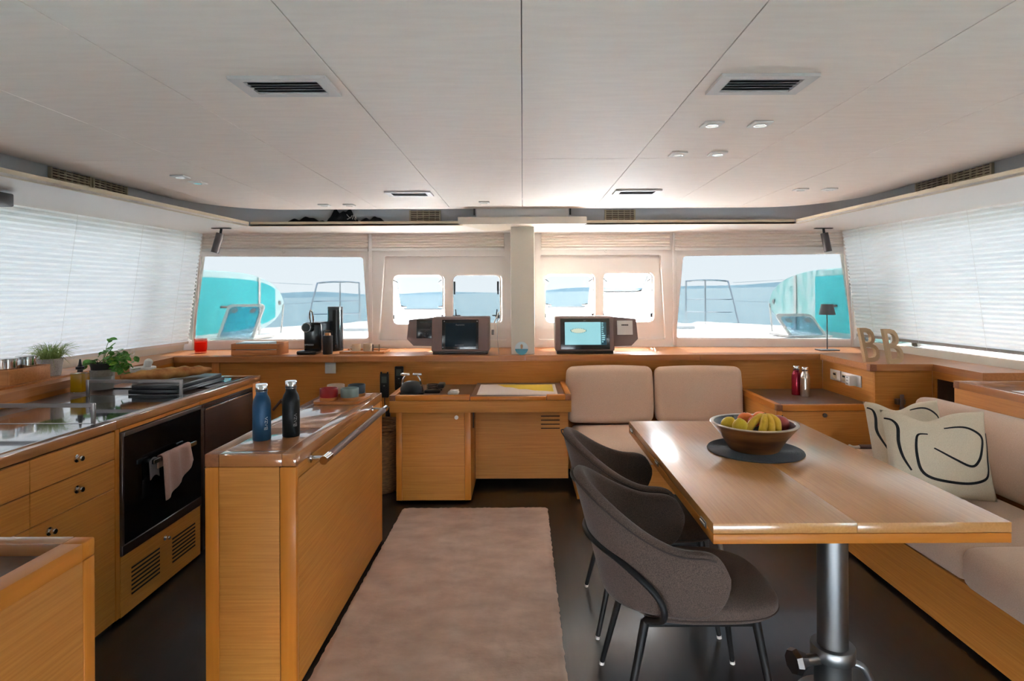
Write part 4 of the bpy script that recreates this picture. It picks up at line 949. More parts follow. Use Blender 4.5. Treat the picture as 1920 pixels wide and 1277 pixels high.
s2 = build('small_screen', face(SH1, Yf, 780, 815.5, 599.5, 634.5, .006, .030), 'blackgloss', t)
p, q = PY(785, 604.5, Yf), PY(809, 604.5, Yf); build('button_row', MB().box(p.x, q.x, Yf + .0225, Yf + .0235, p.z - .003, p.z + .002).xf(SH1), mat('dim_green', srgb(52, 84, 80), .6), s2)
for x_, y_ in ((788, 627), (795, 623), (795, 627), (795, 631), (800, 627), (806, 616)):
    p = PY(x_, y_, Yf); build('button', MB().rbox(p.x - .004, p.x + .004, Yf + .0225, Yf + .0245, p.z - .003, p.z + .003, .001, 1).xf(SH1), 'darksteel', s2)
t, SH2, Yf, a, b = pod(1041, 1153, 594, 1153, 1197, False, 'taupe instrument pod with lit blue chart screen right of the pillar', True)
sc = build('screen', face(SH2, Yf, 1051, 1144, 598, 655), 'blackgloss', t)
M['lit'] = mat('lit_chart_sea', srgb(30, 50, 56), .3, emit=srgb(150, 208, 216), estr=.34)
M['litland'] = mat('lit_chart_land', (.1, .1, .08), .3, emit=srgb(206, 212, 190), estr=.34)
M['litline'] = mat('lit_chart_line', (.02, .05, .06), .3, emit=srgb(62, 140, 150), estr=.24)
M['litpanel'] = mat('lit_side_bar', (.02, .05, .06), .3, emit=srgb(16, 60, 74), estr=.24)
dsp = build('display', face(SH2, Yf - .004, 1059, 1138, 605, 647, .001, 0, .001), 'litpanel', sc)
build('chart_image', face(SH2, Yf - .005, 1059.5, 1127.5, 604.5, 646.5, .0006, 0, .0005), 'lit', sc)
def isl(sc_): return [(1085 + sc_ * (-14 + 28 * i / 24), 620.5 - sc_ * (4.2 * math.sin(PI * i / 24) ** .5 + .8 * math.sin(i * 1.7))) for i in range(25)] + [(1085 + sc_ * (14 - 28 * i / 24), 620.5 + sc_ * (4.2 * math.sin(PI * i / 24) ** .5 + .6 * math.sin(i * 2.1))) for i in range(1, 24)]
for s_, m, d in ((1.12, 'litline', .0062), (1.0, 'litland', .0068)):
    pts = [(PY(x, y, Yf).x, PY(x, y, Yf).z) for x, y in isl(s_)]; build('island', MB().prism(pts, 'Y', Yf - d, Yf - d + .0005).xf(SH2), m, sc)
random.seed(4)
for k in range(10):
    y_ = 605 + k * 3.9; w2 = random.uniform(2, 7); build('menu_item', face(SH2, Yf - .0052, 1129, 1129 + w2, y_, y_ + 2.2, .0006, 0, .0003), 'lit', sc)
p = PY(1097, 601.6, Yf); build('lettering', text_mb('B&G', .011, .0004).xf(SH2 @ Matrix.Translation((p.x, Yf - .0046, p.z)) @ FRONT), 'greyplastic', sc)
build('brand_card', face(SH2, Yf, 1158, 1187.5, 601.5, 628, .004, .030), 'whiteplastic', t)['label'] = 'white square cover card'
for k in range(6):
    build('card_mark', face(SH2, Yf, 1166.5 + k * 2.15, 1168.2 + k * 2.15, 608.5, 611, .0055, .030, .0003), 'black', t)

# ---- things along the front ledge
LT = .9905
t = thing('candle_glass', 'red candle in a glass at the left end of the front ledge', 'candle', PZ(376.5, 662, LT))
build('glass', MB().lathe([(0, 0), (.043, 0), (.046, .006), (.046, .022), (.052, .032), (.052, .122), (.050, .124), (.048, .120), (.047, .034), (.04, .012), (0, .01)], n=32), glass('pink_glass', (.95, .62, .58)), t, local=True)
build('wax', MB().lathe([(0, .012), (.040, .014), (.0465, .036), (.0465, .096), (0, .096)], n=32), fabric_translucent('red_wax', srgb(226, 92, 74), srgb(240, 120, 96), .5), t, local=True)
t = thing('wooden_box', 'slatted wooden box of leaflets on the front ledge', 'box', PZ(477, 664, LT))
Y0 = PZ(477, 667, LT).y; X0, X1 = PY(433, 660, Y0).x, PY(520, 660, Y0).x; bxh = .096
for k in range(2): build('slat', MB().rbox(X0, X1, Y0, Y0 + .012, LT + .002 + k * .049, LT + .046 + k * .049, .002), 'boxwood', t)
build('end_panel', MB().rbox(X0, X0 + .012, Y0 + .0125, Y0 + .22, LT, LT + bxh, .002), 'boxwood', t); build('end_panel', MB().rbox(X1 - .012, X1, Y0 + .0125, Y0 + .22, LT, LT + bxh, .002), 'boxwood', t)
build('back_slat', MB().rbox(X0, X1, Y0 + .2205, Y0 + .232, LT, LT + bxh, .002), 'boxwood', t)
o = build('leaflet_stack', MB().rbox(X0 + .025, X1 - .09, Y0 + .03, Y0 + .2, LT + .003, LT + bxh + .006, .001, 1), mat('pale_blue_paper', srgb(188, 214, 224), .6)); tag(o, 'stack of pale blue leaflets inside the wooden ledge box', 'papers')
# coffee machine
cm = PZ(583, 664.2, LT); t = thing('coffee_machine', 'black capsule coffee machine with chrome lever on the front ledge', 'coffee machine', cm)
cx_, Yc = cm.x, cm.y
lx = lambda px_: PY(px_, 600, Yc).x
build('drip_base', MB().rbox(lx(560), lx(596), Yc - .06, Yc + .10, LT, LT + .032, .012, 3), 'blackgloss', t)
build('body', MB().rbox(lx(568.5), lx(601.5), Yc - .0, Yc + .24, LT + .02, LT + .265, .022, 4), 'blackgloss', t)
build('head', MB().cyl((lx(578.5), Yc - .055, LT + .225), (lx(578.5), Yc + .05, LT + .225), .037, n=28), 'black', t)
build('head_ring', MB().tube([(lx(578.5) + .036 * math.cos(a), Yc - .056, LT + .225 + .036 * math.sin(a)) for a in [i * 2 * PI / 28 for i in range(28)]], .003, 6, closed=True), 'chrome', t)
build('lever', MB().tube(smooth_path([(lx(581), Yc + .02, LT + .262), (lx(580.5), Yc + .0, LT + .34), (lx(583), Yc - .005, LT + .368), (lx(586), Yc + .0, LT + .34), (lx(586), Yc + .02, LT + .262)], 5), .006, 8), 'chrome', t)
build('lettering', text_mb('NESPRESSO', .0195, .0004).xf(Matrix.Translation((lx(577), Yc - .001, LT + .078)) @ FRONT), 'whiteplastic', t)
t = thing('milk_frother', 'small black milk frother with glass top beside the coffee machine', 'frother', PZ(614.5, 664, LT))
build('jug', MB().lathe([(0, 0), (.038, 0), (.04, .004), (.040, .155), (0, .155)], n=32), 'black', t, local=True)
build('lid', MB().lathe([(.036, .156), (.039, .156), (.038, .192), (.03, .199), (0, .2)], n=28), 'clear', t, local=True)
build('whisk', MB().lathe([(0, .157), (.026, .157), (.024, .178), (0, .18)], n=16), 'boxwood', t, local=True)
t = thing('coffee_grinder', 'tall black grinder with flared base on the front ledge', 'grinder', PZ(628, 657, LT))
build('body', MB().lathe([(0, 0), (.072, 0), (.073, .012), (.068, .06), (.061, .14), (.059, .36), (0, .36)], n=40), 'blackgloss', t, local=True)
build('lid', MB().lathe([(0, .3605), (.060, .3605), (.060, .385), (.056, .389), (0, .389)], n=40), 'black', t, local=True)
build('steel_back', MB().rbox(.05, .066, .01, .03, .03, .388, .004), 'darksteel', t, local=True)
build('dial', MB().cyl((-.01, -.066, .045), (-.01, -.071, .045), .012, n=16).cyl((.028, -.062, .05), (.028, -.067, .05), .008, n=16), 'darksteel', t, local=True)
tp = PZ(684, 662, LT); tY = tp.y
t = thing('serving_tray', 'shallow wooden tray with cream cups on the front ledge', 'tray', tp)
X0, X1 = PY(642, 662, tY).x, PY(722, 662, tY).x
build('tray_base', MB().rbox(X0, X1, tY - .06, tY + .16, LT, LT + .007, .002), 'boxwood', t)
for y_ in (tY - .066, tY + .161): build('tray_side', MB().rbox(X0 - .006, X1 + .006, y_, y_ + .006, LT, LT + .02, .002), 'boxwood', t)
for x_ in (X0 - .006, X1): build('tray_side', MB().rbox(x_, x_ + .006, tY - .06, tY + .16, LT, LT + .02, .002), 'boxwood', t)
M['creamcup'] = mat('cream_ceramic', srgb(216, 196, 168), .35)
def tcup(px, dy, m, lab, r=.036, h=.07, handle=True):
    c = PY(px, 650, tY + dy); t = thing('mug', lab, 'cup', (c.x, tY + dy, LT + .0075), group='cups on the serving tray')
    build('body', MB().lathe([(0, 0), (r * .86, 0), (r, .01), (r, h), (r * .94, h), (r * .92, .012), (0, .008)], n=28), m, t, local=True)
    if handle: build('handle', MB().tube([(-r * .95 - .022 * math.sin(a), -.004, h * .5 + .02 * math.cos(a)) for a in [i * PI / 10 for i in range(11)]], .004, 6), m, t, local=True)
tcup(668, -.01, 'creamcup', 'cream mug at the left of the ledge tray'); tcup(689, .05, 'creamcup', 'cream mug in the middle of the ledge tray', handle=False); tcup(705, -.005, 'clear', 'clear glass cup at the right of the ledge tray', .03, .066)
o = build('napkin', MB().rbox(X0 + .0, X0 + .05, tY - .05, tY + .06, LT + .0076, LT + .014, .002), 'whiteplastic'); tag(o, 'folded white napkin lying on the ledge tray', 'napkin')
# round picture at the foot of the pillar
dc = PY(978, 655, 4.765); t = thing('photo_disc', 'round teal and white picture disc leaning on the pillar foot', 'ornament', (dc.x, 4.77, LT))
R_d = .054; M['disc'] = mat('disc_white', srgb(206, 220, 222), .15, coat=.5); M['discteal'] = mat('disc_teal', srgb(24, 112, 124), .15, coat=.5)
build('disc', MB().cyl((dc.x, 4.762, LT + R_d), (dc.x, 4.775, LT + R_d), R_d, n=40), 'disc', t)
build('sea_print', MB().prism([(dc.x + R_d * .97 * math.cos(a), LT + R_d + R_d * .97 * math.sin(a)) for a in [math.radians(185 + 170 * i / 20) for i in range(21)]], 'Y', 4.7605, 4.7618), 'discteal', t)
build('figure_print', MB().prism([(dc.x - .006, LT + .05), (dc.x + .006, LT + .05), (dc.x + .012, LT + .075), (dc.x + .002, LT + .09), (dc.x - .01, LT + .08)], 'Y', 4.7602, 4.7616), mat('disc_sand', srgb(196, 150, 110), .4), t)
# hanging cord by the closed port
t = thing('hanging_cord', 'thin grey cable hanging from the small closed window onto the ledge', 'cable', PZ(934, 664, LT))
build('cable', MB().tube(smooth_path([tuple(PY(933, 594, 5.38)), tuple(PY(932, 615, 5.2)), tuple(PY(933, 640, 4.95)), tuple(PY(935.5, 664, 4.80))], 6), .0028, 6), 'greyplastic', t)
build('lanyard', MB().tube(smooth_path([tuple(PY(936, 585, 5.40)), tuple(PY(928, 602, 5.37)), tuple(PY(924.5, 618, 5.36))], 5), .006, 8), 'whiteplastic', t)
build('lanyard_clip', MB().rbox(PY(924, 620, 5.36).x - .012, PY(924, 620, 5.36).x + .012, 5.35, 5.365, PY(924, 628, 5.36).z, PY(924, 618, 5.36).z, .004), 'darksteel', t)
# letters
for (px0, px1, yb, yt, lab) in ((1619, 1652, 680, 616, 'beige freestanding letter B nearer the lamp'), (1663.5, 1697, 683, 618, 'beige freestanding letter B nearer the blind')):
    p = PZ((px0 + px1) / 2, yb - 1.5, LT); H = hz(yt, yb, p.y); tm = text_mb('B', 1.0, .0)
    xs = [v.x for v in tm.v]; ys_ = [v.y for v in tm.v]; x0, x1, y0, y1 = min(xs), max(xs), min(ys_), max(ys_)
    tm = text_mb('B', 1.0, .06); Wd = hz(px0, px1, p.y)
    sh = Matrix.Identity(4); sh[0][2] = -.21
    mtx = Matrix.Translation(p) @ Matrix.Rotation(math.radians(10), 4, 'Z') @ sh @ FRONT @ Matrix.Diagonal((Wd / (x1 - x0), H / (y1 - y0), .22, 1)) @ Matrix.Translation((-(x0 + x1) / 2, -y0, 0))
    o = build('letter_b', tm.xf(mtx), mat('beige_letter', srgb(184, 152, 116), .6) if 'beige_letter' not in bpy.data.materials else bpy.data.materials['beige_letter'], org=p, angle=30); tag(o, lab, 'letter', 'freestanding letters on the ledge')
# lamp
p = PZ(1551, 657, LT); t = thing('table_lamp', 'slim dark grey cordless lamp on the right front ledge', 'lamp', p); M['lampgrey'] = mat('lamp_grey', srgb(84, 86, 92), .5)
build('base', MB().rbox(-.082, .082, -.055, .055, 0, .010, .004), 'lampgrey', t, local=True)
build('pole', MB().cyl((0, 0, .01), (0, 0, .39), .0048, n=12), 'lampgrey', t, local=True)
build('lamp_shade', MB().lathe([(.064, .305), (.066, .305), (.046, .395), (.044, .395), (.0, .395)], n=40), 'lampgrey', t, local=True)

# ---- fittings on the walls
sp = PY(620, 690, 4.78); t = thing('light_switch', 'white double light switch on the oak front panelling', 'switch', (sp.x, 4.78, sp.z))
build('plate', MB().rbox(sp.x - .044, sp.x + .044, 4.772, 4.7795, sp.z - .044, sp.z + .044, .003), 'whiteplastic', t)
for k in (-1, 1): build('rocker', MB().rbox(sp.x + k * .0125 - .0115, sp.x + k * .0125 + .0115, 4.767, 4.7725, sp.z - .024, sp.z + .024, .002), 'whiteplastic', t)
def handset(x0, x1, y0, y1, Y, lab, cord):
    a, b = PY(x0, y0, Y), PY(x1, y1, Y); t = thing('radio_handset', lab, 'handset', ((a.x + b.x) / 2, Y, b.z), group='black handsets on the oak panelling'); w_ = b.x - a.x; cx = (a.x + b.x) / 2
    build('body', MB().rbox(a.x, b.x, Y - .03, Y - .001, b.z, a.z, .010, 3), 'black', t)
    build('display', MB().rbox(cx - w_ * .3, cx + w_ * .3, Y - .0315, Y - .029, a.z - .075, a.z - .022, .002, 1), mat('lcd_grey', srgb(70, 78, 74), .3) if 'lcd_grey' not in bpy.data.materials else bpy.data.materials['lcd_grey'], t)
    for r in range(3):
        for c in range(3): build('key', MB().rbox(cx + (c - 1) * w_ * .28 - .006, cx + (c - 1) * w_ * .28 + .006, Y - .0325, Y - .029, a.z - .102 - r * .02, a.z - .093 - r * .02, .001, 1), 'darksteel' if (r, c) == (0, 1) else 'blackmetal', t)
    if cord:
        build('ear', MB().rbox(a.x + .004, a.x + .014, Y - .025, Y - .006, a.z - .004, a.z + .014, .002).rbox(b.x - .014, b.x - .004, Y - .025, Y - .006, a.z - .004, a.z + .014, .002), 'black', t)
        build('cord', MB().tube(smooth_path([(cx, Y - .012, b.z), (cx + .002, Y - .012, b.z - .06), (cx + .015, Y - .015, b.z - .10)], 5), .004, 6), 'black', t)
        build('holder', MB().rbox(cx + .01, cx + .045, Y - .035, Y - .002, b.z - .16, b.z - .075, .006), 'black', t)
handset(713.5, 730, 700, 745, 4.78, 'black corded handset hanging left of the chart table', True)
handset(741, 757.5, 686.5, 731, 4.78, 'black handset mounted just above the chart table corner', False)
a, b = PY(512, 769, 4.74), PY(527, 751, 4.74); t = thing('door_handle', 'bronze lever handle on the oak panelling behind the blue bottle', 'handle', (b.x, 4.78, b.z))
build('lever', MB().tube([tuple(a), tuple(b)], .010, 10), 'leather', t); build('mount', MB().cyl((b.x - .004, 4.74, b.z - .012), (b.x - .004, 4.78, b.z - .012), .012, n=14).cyl((b.x - .004, 4.774, b.z - .012), (b.x - .004, 4.7795, b.z - .012), .022, n=18), 'darksteel', t)
# sockets on the corner panelling (plane X = 2.44)
def sock(x0, x1, y0, y1, lab, nm='power_socket'):
    a, b = PX(x0, (y0 + y1) / 2 - 3, 2.44), PX(x1, (y0 + y1) / 2 + 3, 2.44); zc = (PX((x0 + x1) / 2, (y0 + y1) / 2, 2.44)).z; h = hz(y0, y1, (a.y + b.y) / 2) / 2; h = .042
    t = thing(nm, lab, 'socket', (2.44, (a.y + b.y) / 2, zc), group='white sockets by the corner'); ya, yb = b.y, a.y
    build('plate', MB().rbox(2.431, 2.4395, ya, yb, zc - h, zc + h, .003), 'whiteplastic', t); return t, ya, yb, zc
t, ya, yb, zc = sock(1558.5, 1577, 691, 716, 'white plate with small black display left of the charger'); yc = (ya + yb) / 2
build('insert', MB().rbox(2.427, 2.432, yc - .026, yc + .026, zc - .026, zc + .026, .002), 'creamedge', t); build('display', MB().box(2.4262, 2.4272, yc - .018, yc + .018, zc + .002, zc + .016), 'black', t)
t, ya, yb, zc = sock(1579, 1616, 696, 727, 'wide white socket plate holding the white charger')
y2 = yb - .045; build('insert', MB().rbox(2.427, 2.432, y2 - .026, y2 + .026, zc - .026, zc + .026, .002), 'creamedge', t); build('display', MB().box(2.4262, 2.4272, y2 - .018, y2 + .018, zc + .002, zc + .016), 'black', t)
y3 = ya + .075; o = thing('usb_charger', 'white plug-in charger sticking out of the wide socket', 'charger', (2.40, y3, zc - .03))
build('body', MB().rbox(2.375, 2.4305, y3 - .03, y3 + .03, zc - .036, zc + .034, .006), 'whiteplastic', o)
for k in range(3): build('port', MB().box(2.3742, 2.3755, y3 - .012, y3 + .012, zc - .025 + k * .022, zc - .017 + k * .022), 'greyplastic', o)
# latch on the corner panel and low rail
a = PY(1684, 752, 4.07); t = thing('latch_handle', 'bronze latch with upright lever on the corner panel behind the pillows', 'handle', (a.x, 4.07, a.z))
build('bracket', MB().rbox(a.x - .028, a.x + .03, 4.035, 4.0695, a.z - .02, a.z + .018, .004), 'darksteel', t); b = PY(1696, 741, 4.0); c = PY(1697, 800, 4.0)
build('lever', MB().rbox(b.x - .013, b.x + .013, 4.02, 4.034, b.z - .09, b.z, .005).rbox(b.x - .017, b.x + .017, 4.018, 4.036, c.z, b.z - .085, .006), 'leather', t)
a, b = PY(1603, 838, 3.985), PY(1642, 836, 3.985); t = thing('low_grab_rail', 'short leather wrapped grab rail on the corner cabinet behind the table', 'handle', ((a.x + b.x) / 2, 4.05, a.z))
build('grip', MB().cyl((a.x + .03, 3.985, a.z), (b.x + .02, 3.985, a.z), .016, n=16), 'leather', t)
for x_ in (a.x + .03, b.x + .02): build('mount', MB().tube(smooth_path([(x_, 3.985, a.z), (x_ - .022 * (1 if x_ < b.x else -1), 3.99, a.z - .004), (x_ - .03 * (1 if x_ < b.x else -1), 4.02, a.z - .01), (x_ - .03 * (1 if x_ < b.x else -1), 4.0535, a.z - .01)], 5), .011, 8), 'whiteplastic', t)

# ---- chart table things
kt = .7525
p = PZ(772, 737, kt); t = thing('engine_throttle', 'black twin engine throttle with two chrome levers on the chart table', 'throttle', p)
def dome(u, v): return Vector((.088 * math.cos(u * 2 * PI) * math.sin(v * PI / 2) ** .6, .07 * math.sin(u * 2 * PI) * math.sin(v * PI / 2) ** .6, .006 + .085 * math.cos(v * PI / 2)))
build('housing', MB().grid(dome, 28, 9, cu=True).rbox(-.10, .10, -.075, .075, 0, .012, .005), 'black', t, local=True)
for s_ in (-1, 1):
    lv = build('lever', MB().tube(smooth_path([(s_ * .068, -.01, .018), (s_ * .072, -.01, .06), (s_ * .064, -.012, .10), (s_ * .045, -.012, .132)], 5), .0075, 8).cyl((s_ * .05, -.01, .022), (s_ * .082, -.01, .022), .015, n=14), 'chrome', t, local=True)
    build('lever_knob', MB().rbox(min(s_ * .010, s_ * .080), max(s_ * .010, s_ * .080), -.028, .008, .132, .150, .008, 3), 'chrome', lv, local=True)
p = PZ(810, 737, kt); t = thing('microphone_cable', 'black coiled cable and microphone beside the throttle', 'cable', p)
build('coil', MB().tube([(.055 * math.cos(a) * (1 + .1 * math.sin(a * 3)) + .0, .10 + .07 * math.sin(a), .006 + .0025 * a) for a in [i * .35 for i in range(54)]], .0052, 6), 'black', t, local=True)
build('microphone', MB().rbox(.035, .085, .02, .14, .03, .062, .01).rbox(-.055, .06, -.012, .028, 0, .022, .006), 'black', t, local=True)
p = PZ(850, 739, kt); t = thing('white_receiver', 'small white plastic receiver lying on the chart table tray', 'gadget', p)
build('body', MB().rbox(-.04, .04, -.02, .05, 0, .018, .006), 'whiteplastic', t, local=True); build('cover', MB().rbox(-.026, .036, -.005, .05, .0182, .030, .006), 'whiteplastic', t, local=True)
cz_ = .7628; q = [PZ(x, y, cz_) for x, y in ((893.5, 740.5), (1046, 740), (1040, 720.5), (902, 721))]
t = thing('nautical_chart', 'paper chart with yellow land area lying on the chart table', 'chart', (sum(v.x for v in q) / 4, q[0].y + .2, cz_))
q[2].y = min(q[2].y, 4.765); q[3].y = min(q[3].y, 4.765)
build('paper', MB().prism([(v.x, v.y) for v in q], 'Z', cz_, cz_ + .0012), mat('chart_paper', srgb(214, 200, 192), .7), t)
xr = lambda s, r: tuple((q[0].lerp(q[1], s)).lerp(q[3].lerp(q[2], s), r))[:2]
build('land_print', MB().prism([xr(.22, .965), xr(.96, .965), xr(.96, .26), xr(.84, .33), xr(.72, .36), xr(.62, .50), xr(.52, .50), xr(.44, .66), xr(.33, .70), xr(.27, .86)], 'Z', cz_ + .0013, cz_ + .0017), mat('chart_yellow', srgb(214, 182, 62), .7), t)
build('border_print', MB().tube([(*xr(s, r), cz_ + .0014) for s, r in ((.03, .05), (.97, .05), (.97, .97), (.03, .97))], .0006, 4, closed=True), 'greyplastic', t)
# basket
M['wicker'] = noisy('wicker', srgb(96, 62, 38), srgb(150, 104, 64), (30, 30, 120), .8, .4)
bp_ = (-1.10, 4.50, 0.001); prof = [(0, .0)] + [(.150 + .025 * k / 46 + (.005 if k % 2 else 0), .45 * k / 46) for k in range(47)] + [(.158, .45), (.14, .03), (0, .03)]
t = thing('wicker_basket', 'tall wicker basket between console and chart table', 'basket', bp_)
build('body', MB().lathe(prof, n=48), 'wicker', t, local=True, angle=60)
for z_ in (.455, .478, .50): build('rim_coil', MB().tube([(.178 * math.cos(a), .178 * math.sin(a), z_) for a in [i * 2 * PI / 48 for i in range(48)]], .0125, 8, closed=True), 'wicker', t, local=True)

# ---- galley things
gz_ = WZ - .0017
p = PZ(150.5, 738, gz_); t = thing('oil_bottle', 'square glass bottle of golden oil with black pourer', 'bottle', p)
build('glass', MB().rbox(-.036, .036, -.036, .036, 0, .125, .006), glass('oil_glass', (.92, .93, .9)), t, local=True)
build('oil', MB().rbox(-.033, .033, -.033, .033, .012, .118, .004), mat('golden_oil', srgb(196, 146, 10), .15, trans=.35), t, local=True)
build('pourer', MB().lathe([(0, .125), (.014, .125), (.014, .14), (.022, .142), (.022, .156), (.014, .158), (.009, .168), (.004, .20), (0, .2)], n=20), 'black', t, local=True)
p = PZ(192, 729, gz_); t = thing('basil_pot', 'bushy green basil in a grey two tone pot on the worktop', 'plant', p)
M['potlight'] = mat('pale_pot', srgb(150, 150, 148), .7); M['potgrey'] = noisy('stone_pot', srgb(132, 124, 116), srgb(148, 140, 132), (80, 80, 80), .8, .1); M['soil'] = mat('dark_soil', srgb(30, 26, 24), .95)
build('pot_lower', MB().lathe([(0, 0), (.058, 0), (.063, .05), (.063, .078), (0, .078)], n=36), 'potlight', t, local=True)
build('pot_upper', MB().lathe([(0, .0785), (.064, .0785), (.064, .118), (.0, .118)], n=36), 'potgrey', t, local=True)
build('inner_pot', MB().lathe([(0, .1185), (.058, .1185), (.060, .158), (.057, .158), (.055, .145), (0, .145)], n=36), 'black', t, local=True)
M['leaf'] = noisy('basil_leaf', srgb(56, 122, 42), srgb(104, 168, 66), (60, 60, 60), .5, .1); M['leaflight'] = mat('young_leaf', srgb(128, 170, 60), .5); M['sprout'] = mat('stem_green', srgb(110, 140, 70), .6)
def leafmesh(L, Wl):
    mb = MB(); mb.grid(lambda u, v: Vector((u * L, (v - .5) * Wl * math.sin(PI * min(1, u * .96 + .02)) ** .7 * (1.15 - .35 * u), -.18 * L * u * u + .10 * Wl * abs(v - .5) * 2)), 7, 5); return mb
lm = build('leaf', leafmesh(.050, .040), 'leaf', t, local=True, angle=180); lm2 = build('leaf', leafmesh(.044, .034), 'leaflight', t, local=True, angle=180)
random.seed(11); tips = [(205, 636), (212, 652), (196, 660), (170, 676), (160, 684), (176, 682), (182, 676), (240, 668), (247, 684), (236, 700), (225, 690)] + [(random.gauss(219, 13), random.gauss(672, 12)) for _ in range(64)]
first = [True, True]
pot_o = Vector(p)
for i, (x, y) in enumerate(tips):
    q = PY(x, y, p.y + random.uniform(-.05, .03)) - pot_o
    if i < 12 or i % 5 == 0:
        build('plant_stem', MB().tube(smooth_path([(.0, 0, .13), tuple(Vector((0, 0, .13)).lerp(q, .5) + Vector((0, 0, .02))), tuple(q)], 4), .0016, 5), 'sprout', t, local=True)
    for k in range(2 if i < 12 else 1):
        src = lm2 if (i in (4, 5) or random.random() < .08) else lm; j = 1 if src is lm2 else 0
        o = src if first[j] else src.copy()
        if not first[j]: C.objects.link(o)
        first[j] = False; o.parent = t; o.location = q; sc_ = random.uniform(.75, 1.15); o.scale = (sc_, sc_, sc_)
        o.rotation_euler = (random.uniform(-.6, .6), random.uniform(-.3, .9), random.uniform(0, 6.28))
# baguette on black boards
for k, (z0, lab, d) in enumerate(((gz_, 'lower black serving board under the baguette', 0), (gz_ + .0245, 'upper black serving board under the baguette', .012))):
    o = build('serving_board', MB().rbox(-2.27 + d, -1.985 - d, 3.37 + d, 3.90 - d, z0 + .0003, z0 + .0237, .003), 'black', org=(-2.13, 3.63, z0)); tag(o, lab, 'board', 'black boards on the worktop')
zb = gz_ + .049; a = Vector((-2.36, 3.44, zb + .036)); b = Vector((-2.02, 3.80, zb + .036)); L = (b - a).length
M['crust'] = noisy('bread_crust', srgb(150, 84, 34), srgb(212, 158, 92), (14, 14, 14), .7, .4, 5, .004, .3, .7)
def bread(u, v):
    s = u; rr_ = .040 * max(.0, math.sin(PI * (.03 + .94 * s))) ** .42 * (1 + .05 * math.sin(s * 31)); th = v * 2 * PI
    d = (b - a).normalized(); n_ = Vector((-d.y, d.x, 0)); z = rr_ * math.sin(th) * .85
    return a.lerp(b, s) + n_ * rr_ * math.cos(th) + Vector((0, 0, max(z, -.034)))
o = build('baguette', MB().grid(bread, 44, 18, cv=True), 'crust', org=(a + b) / 2 - Vector((0, 0, .036)), angle=180); tag(o, 'long golden baguette lying on the black boards', 'bread')
for k in range(5):
    s = .16 + .16 * k; build('score', MB().tube([tuple(bread(s, .20) + Vector((0, 0, .001))), tuple(bread(s + .05, .25) + Vector((0, 0, .002))), tuple(bread(s + .10, .30) + Vector((0, 0, .001)))], [.002, .006, .002], 6), mat('score_crumb', srgb(214, 172, 112), .8) if 'score_crumb' not in bpy.data.materials else bpy.data.materials['score_crumb'], o)
p = Vector((-2.545, 3.93, gz_ - .01)); p.z = WZ - .0115; t = thing('mortar', 'white marble mortar behind the baguette', 'mortar', p); M['marble'] = noisy('white_marble', srgb(222, 216, 208), srgb(236, 230, 224), (9, 9, 9), .4, 0)
build('bowl', MB().lathe([(0, 0), (.05, 0), (.06, .02), (.075, .07), (.076, .095), (.070, .098), (.064, .09), (.05, .035), (0, .025)], n=36), 'marble', t, local=True)
o = build('pestle', MB().tube([(p.x + .0, p.y, p.z + .045), (p.x + .02, p.y, p.z + .085), (p.x + .045, p.y - .01, p.z + .135), (p.x + .05, p.y - .012, p.z + .145)], [.018, .021, .026, .018], 14), 'marble', org=(p.x, p.y, p.z + .045)); tag(o, 'white marble pestle standing in the mortar', 'pestle')
# left ledge: tray, wooden caddy with steel canisters, grass pot
lt = .9905
o = build('ledge_tray', MB().prism([(-2.775, 3.10), (-2.83, 3.84), (-3.02, 3.82), (-2.98, 3.08)], 'Z', lt, lt + .012), 'boxwood', org=(-2.9, 3.45, lt)); tag(o, 'long wooden board under the grass pot on the left ledge', 'tray')
t = thing('canister_caddy', 'wooden caddy with steel canisters at the left edge', 'box', (-2.88, 3.33, lt + .0125)); z0 = lt + .0125
build('side_panel', MB().rbox(-2.812, -2.80, 3.2, 3.475, z0, z0 + .085, .002), 'boxwood', t); build('side_panel', MB().rbox(-2.96, -2.948, 3.2, 3.475, z0, z0 + .085, .002), 'boxwood', t)
build('end_panel', MB().rbox(-2.9475, -2.8125, 3.2, 3.212, z0, z0 + .085, .002), 'boxwood', t); build('end_panel', MB().rbox(-2.9475, -2.8125, 3.463, 3.475, z0, z0 + .085, .002), 'boxwood', t); build('bottom', MB().box(-2.947, -2.813, 3.213, 3.462, z0, z0 + .006), 'boxwood', t)
for k, (yy, lab) in enumerate(((3.27, 'nearest steel canister in the wooden caddy'), (3.40, 'furthest steel canister in the wooden caddy'))):
    c = thing('steel_canister', lab, 'canister', (-2.88, yy, z0 + .0065), group='steel canisters in the caddy')
    build('can', MB().lathe([(0, 0), (.048, 0), (.048, .118), (0, .118)], n=32), 'chrome', c, local=True); build('lid', MB().lathe([(0, .1185), (.050, .1185), (.050, .133), (.047, .136), (0, .136)], n=32), 'steel', c, local=True)
p = Vector((-2.90, 3.60, lt + .0125)); t = thing('grass_pot', 'wispy green grass plant in a speckled grey pot', 'plant', p)
build('pot', MB().lathe([(0, 0), (.052, 0), (.066, .105), (.060, .105), (.056, .09), (0, .088)], n=36), noisy('speckled_pot', srgb(150, 146, 144), srgb(190, 186, 182), (220, 220, 220), .8, .05), t, local=True)
random.seed(5); gm = MB()
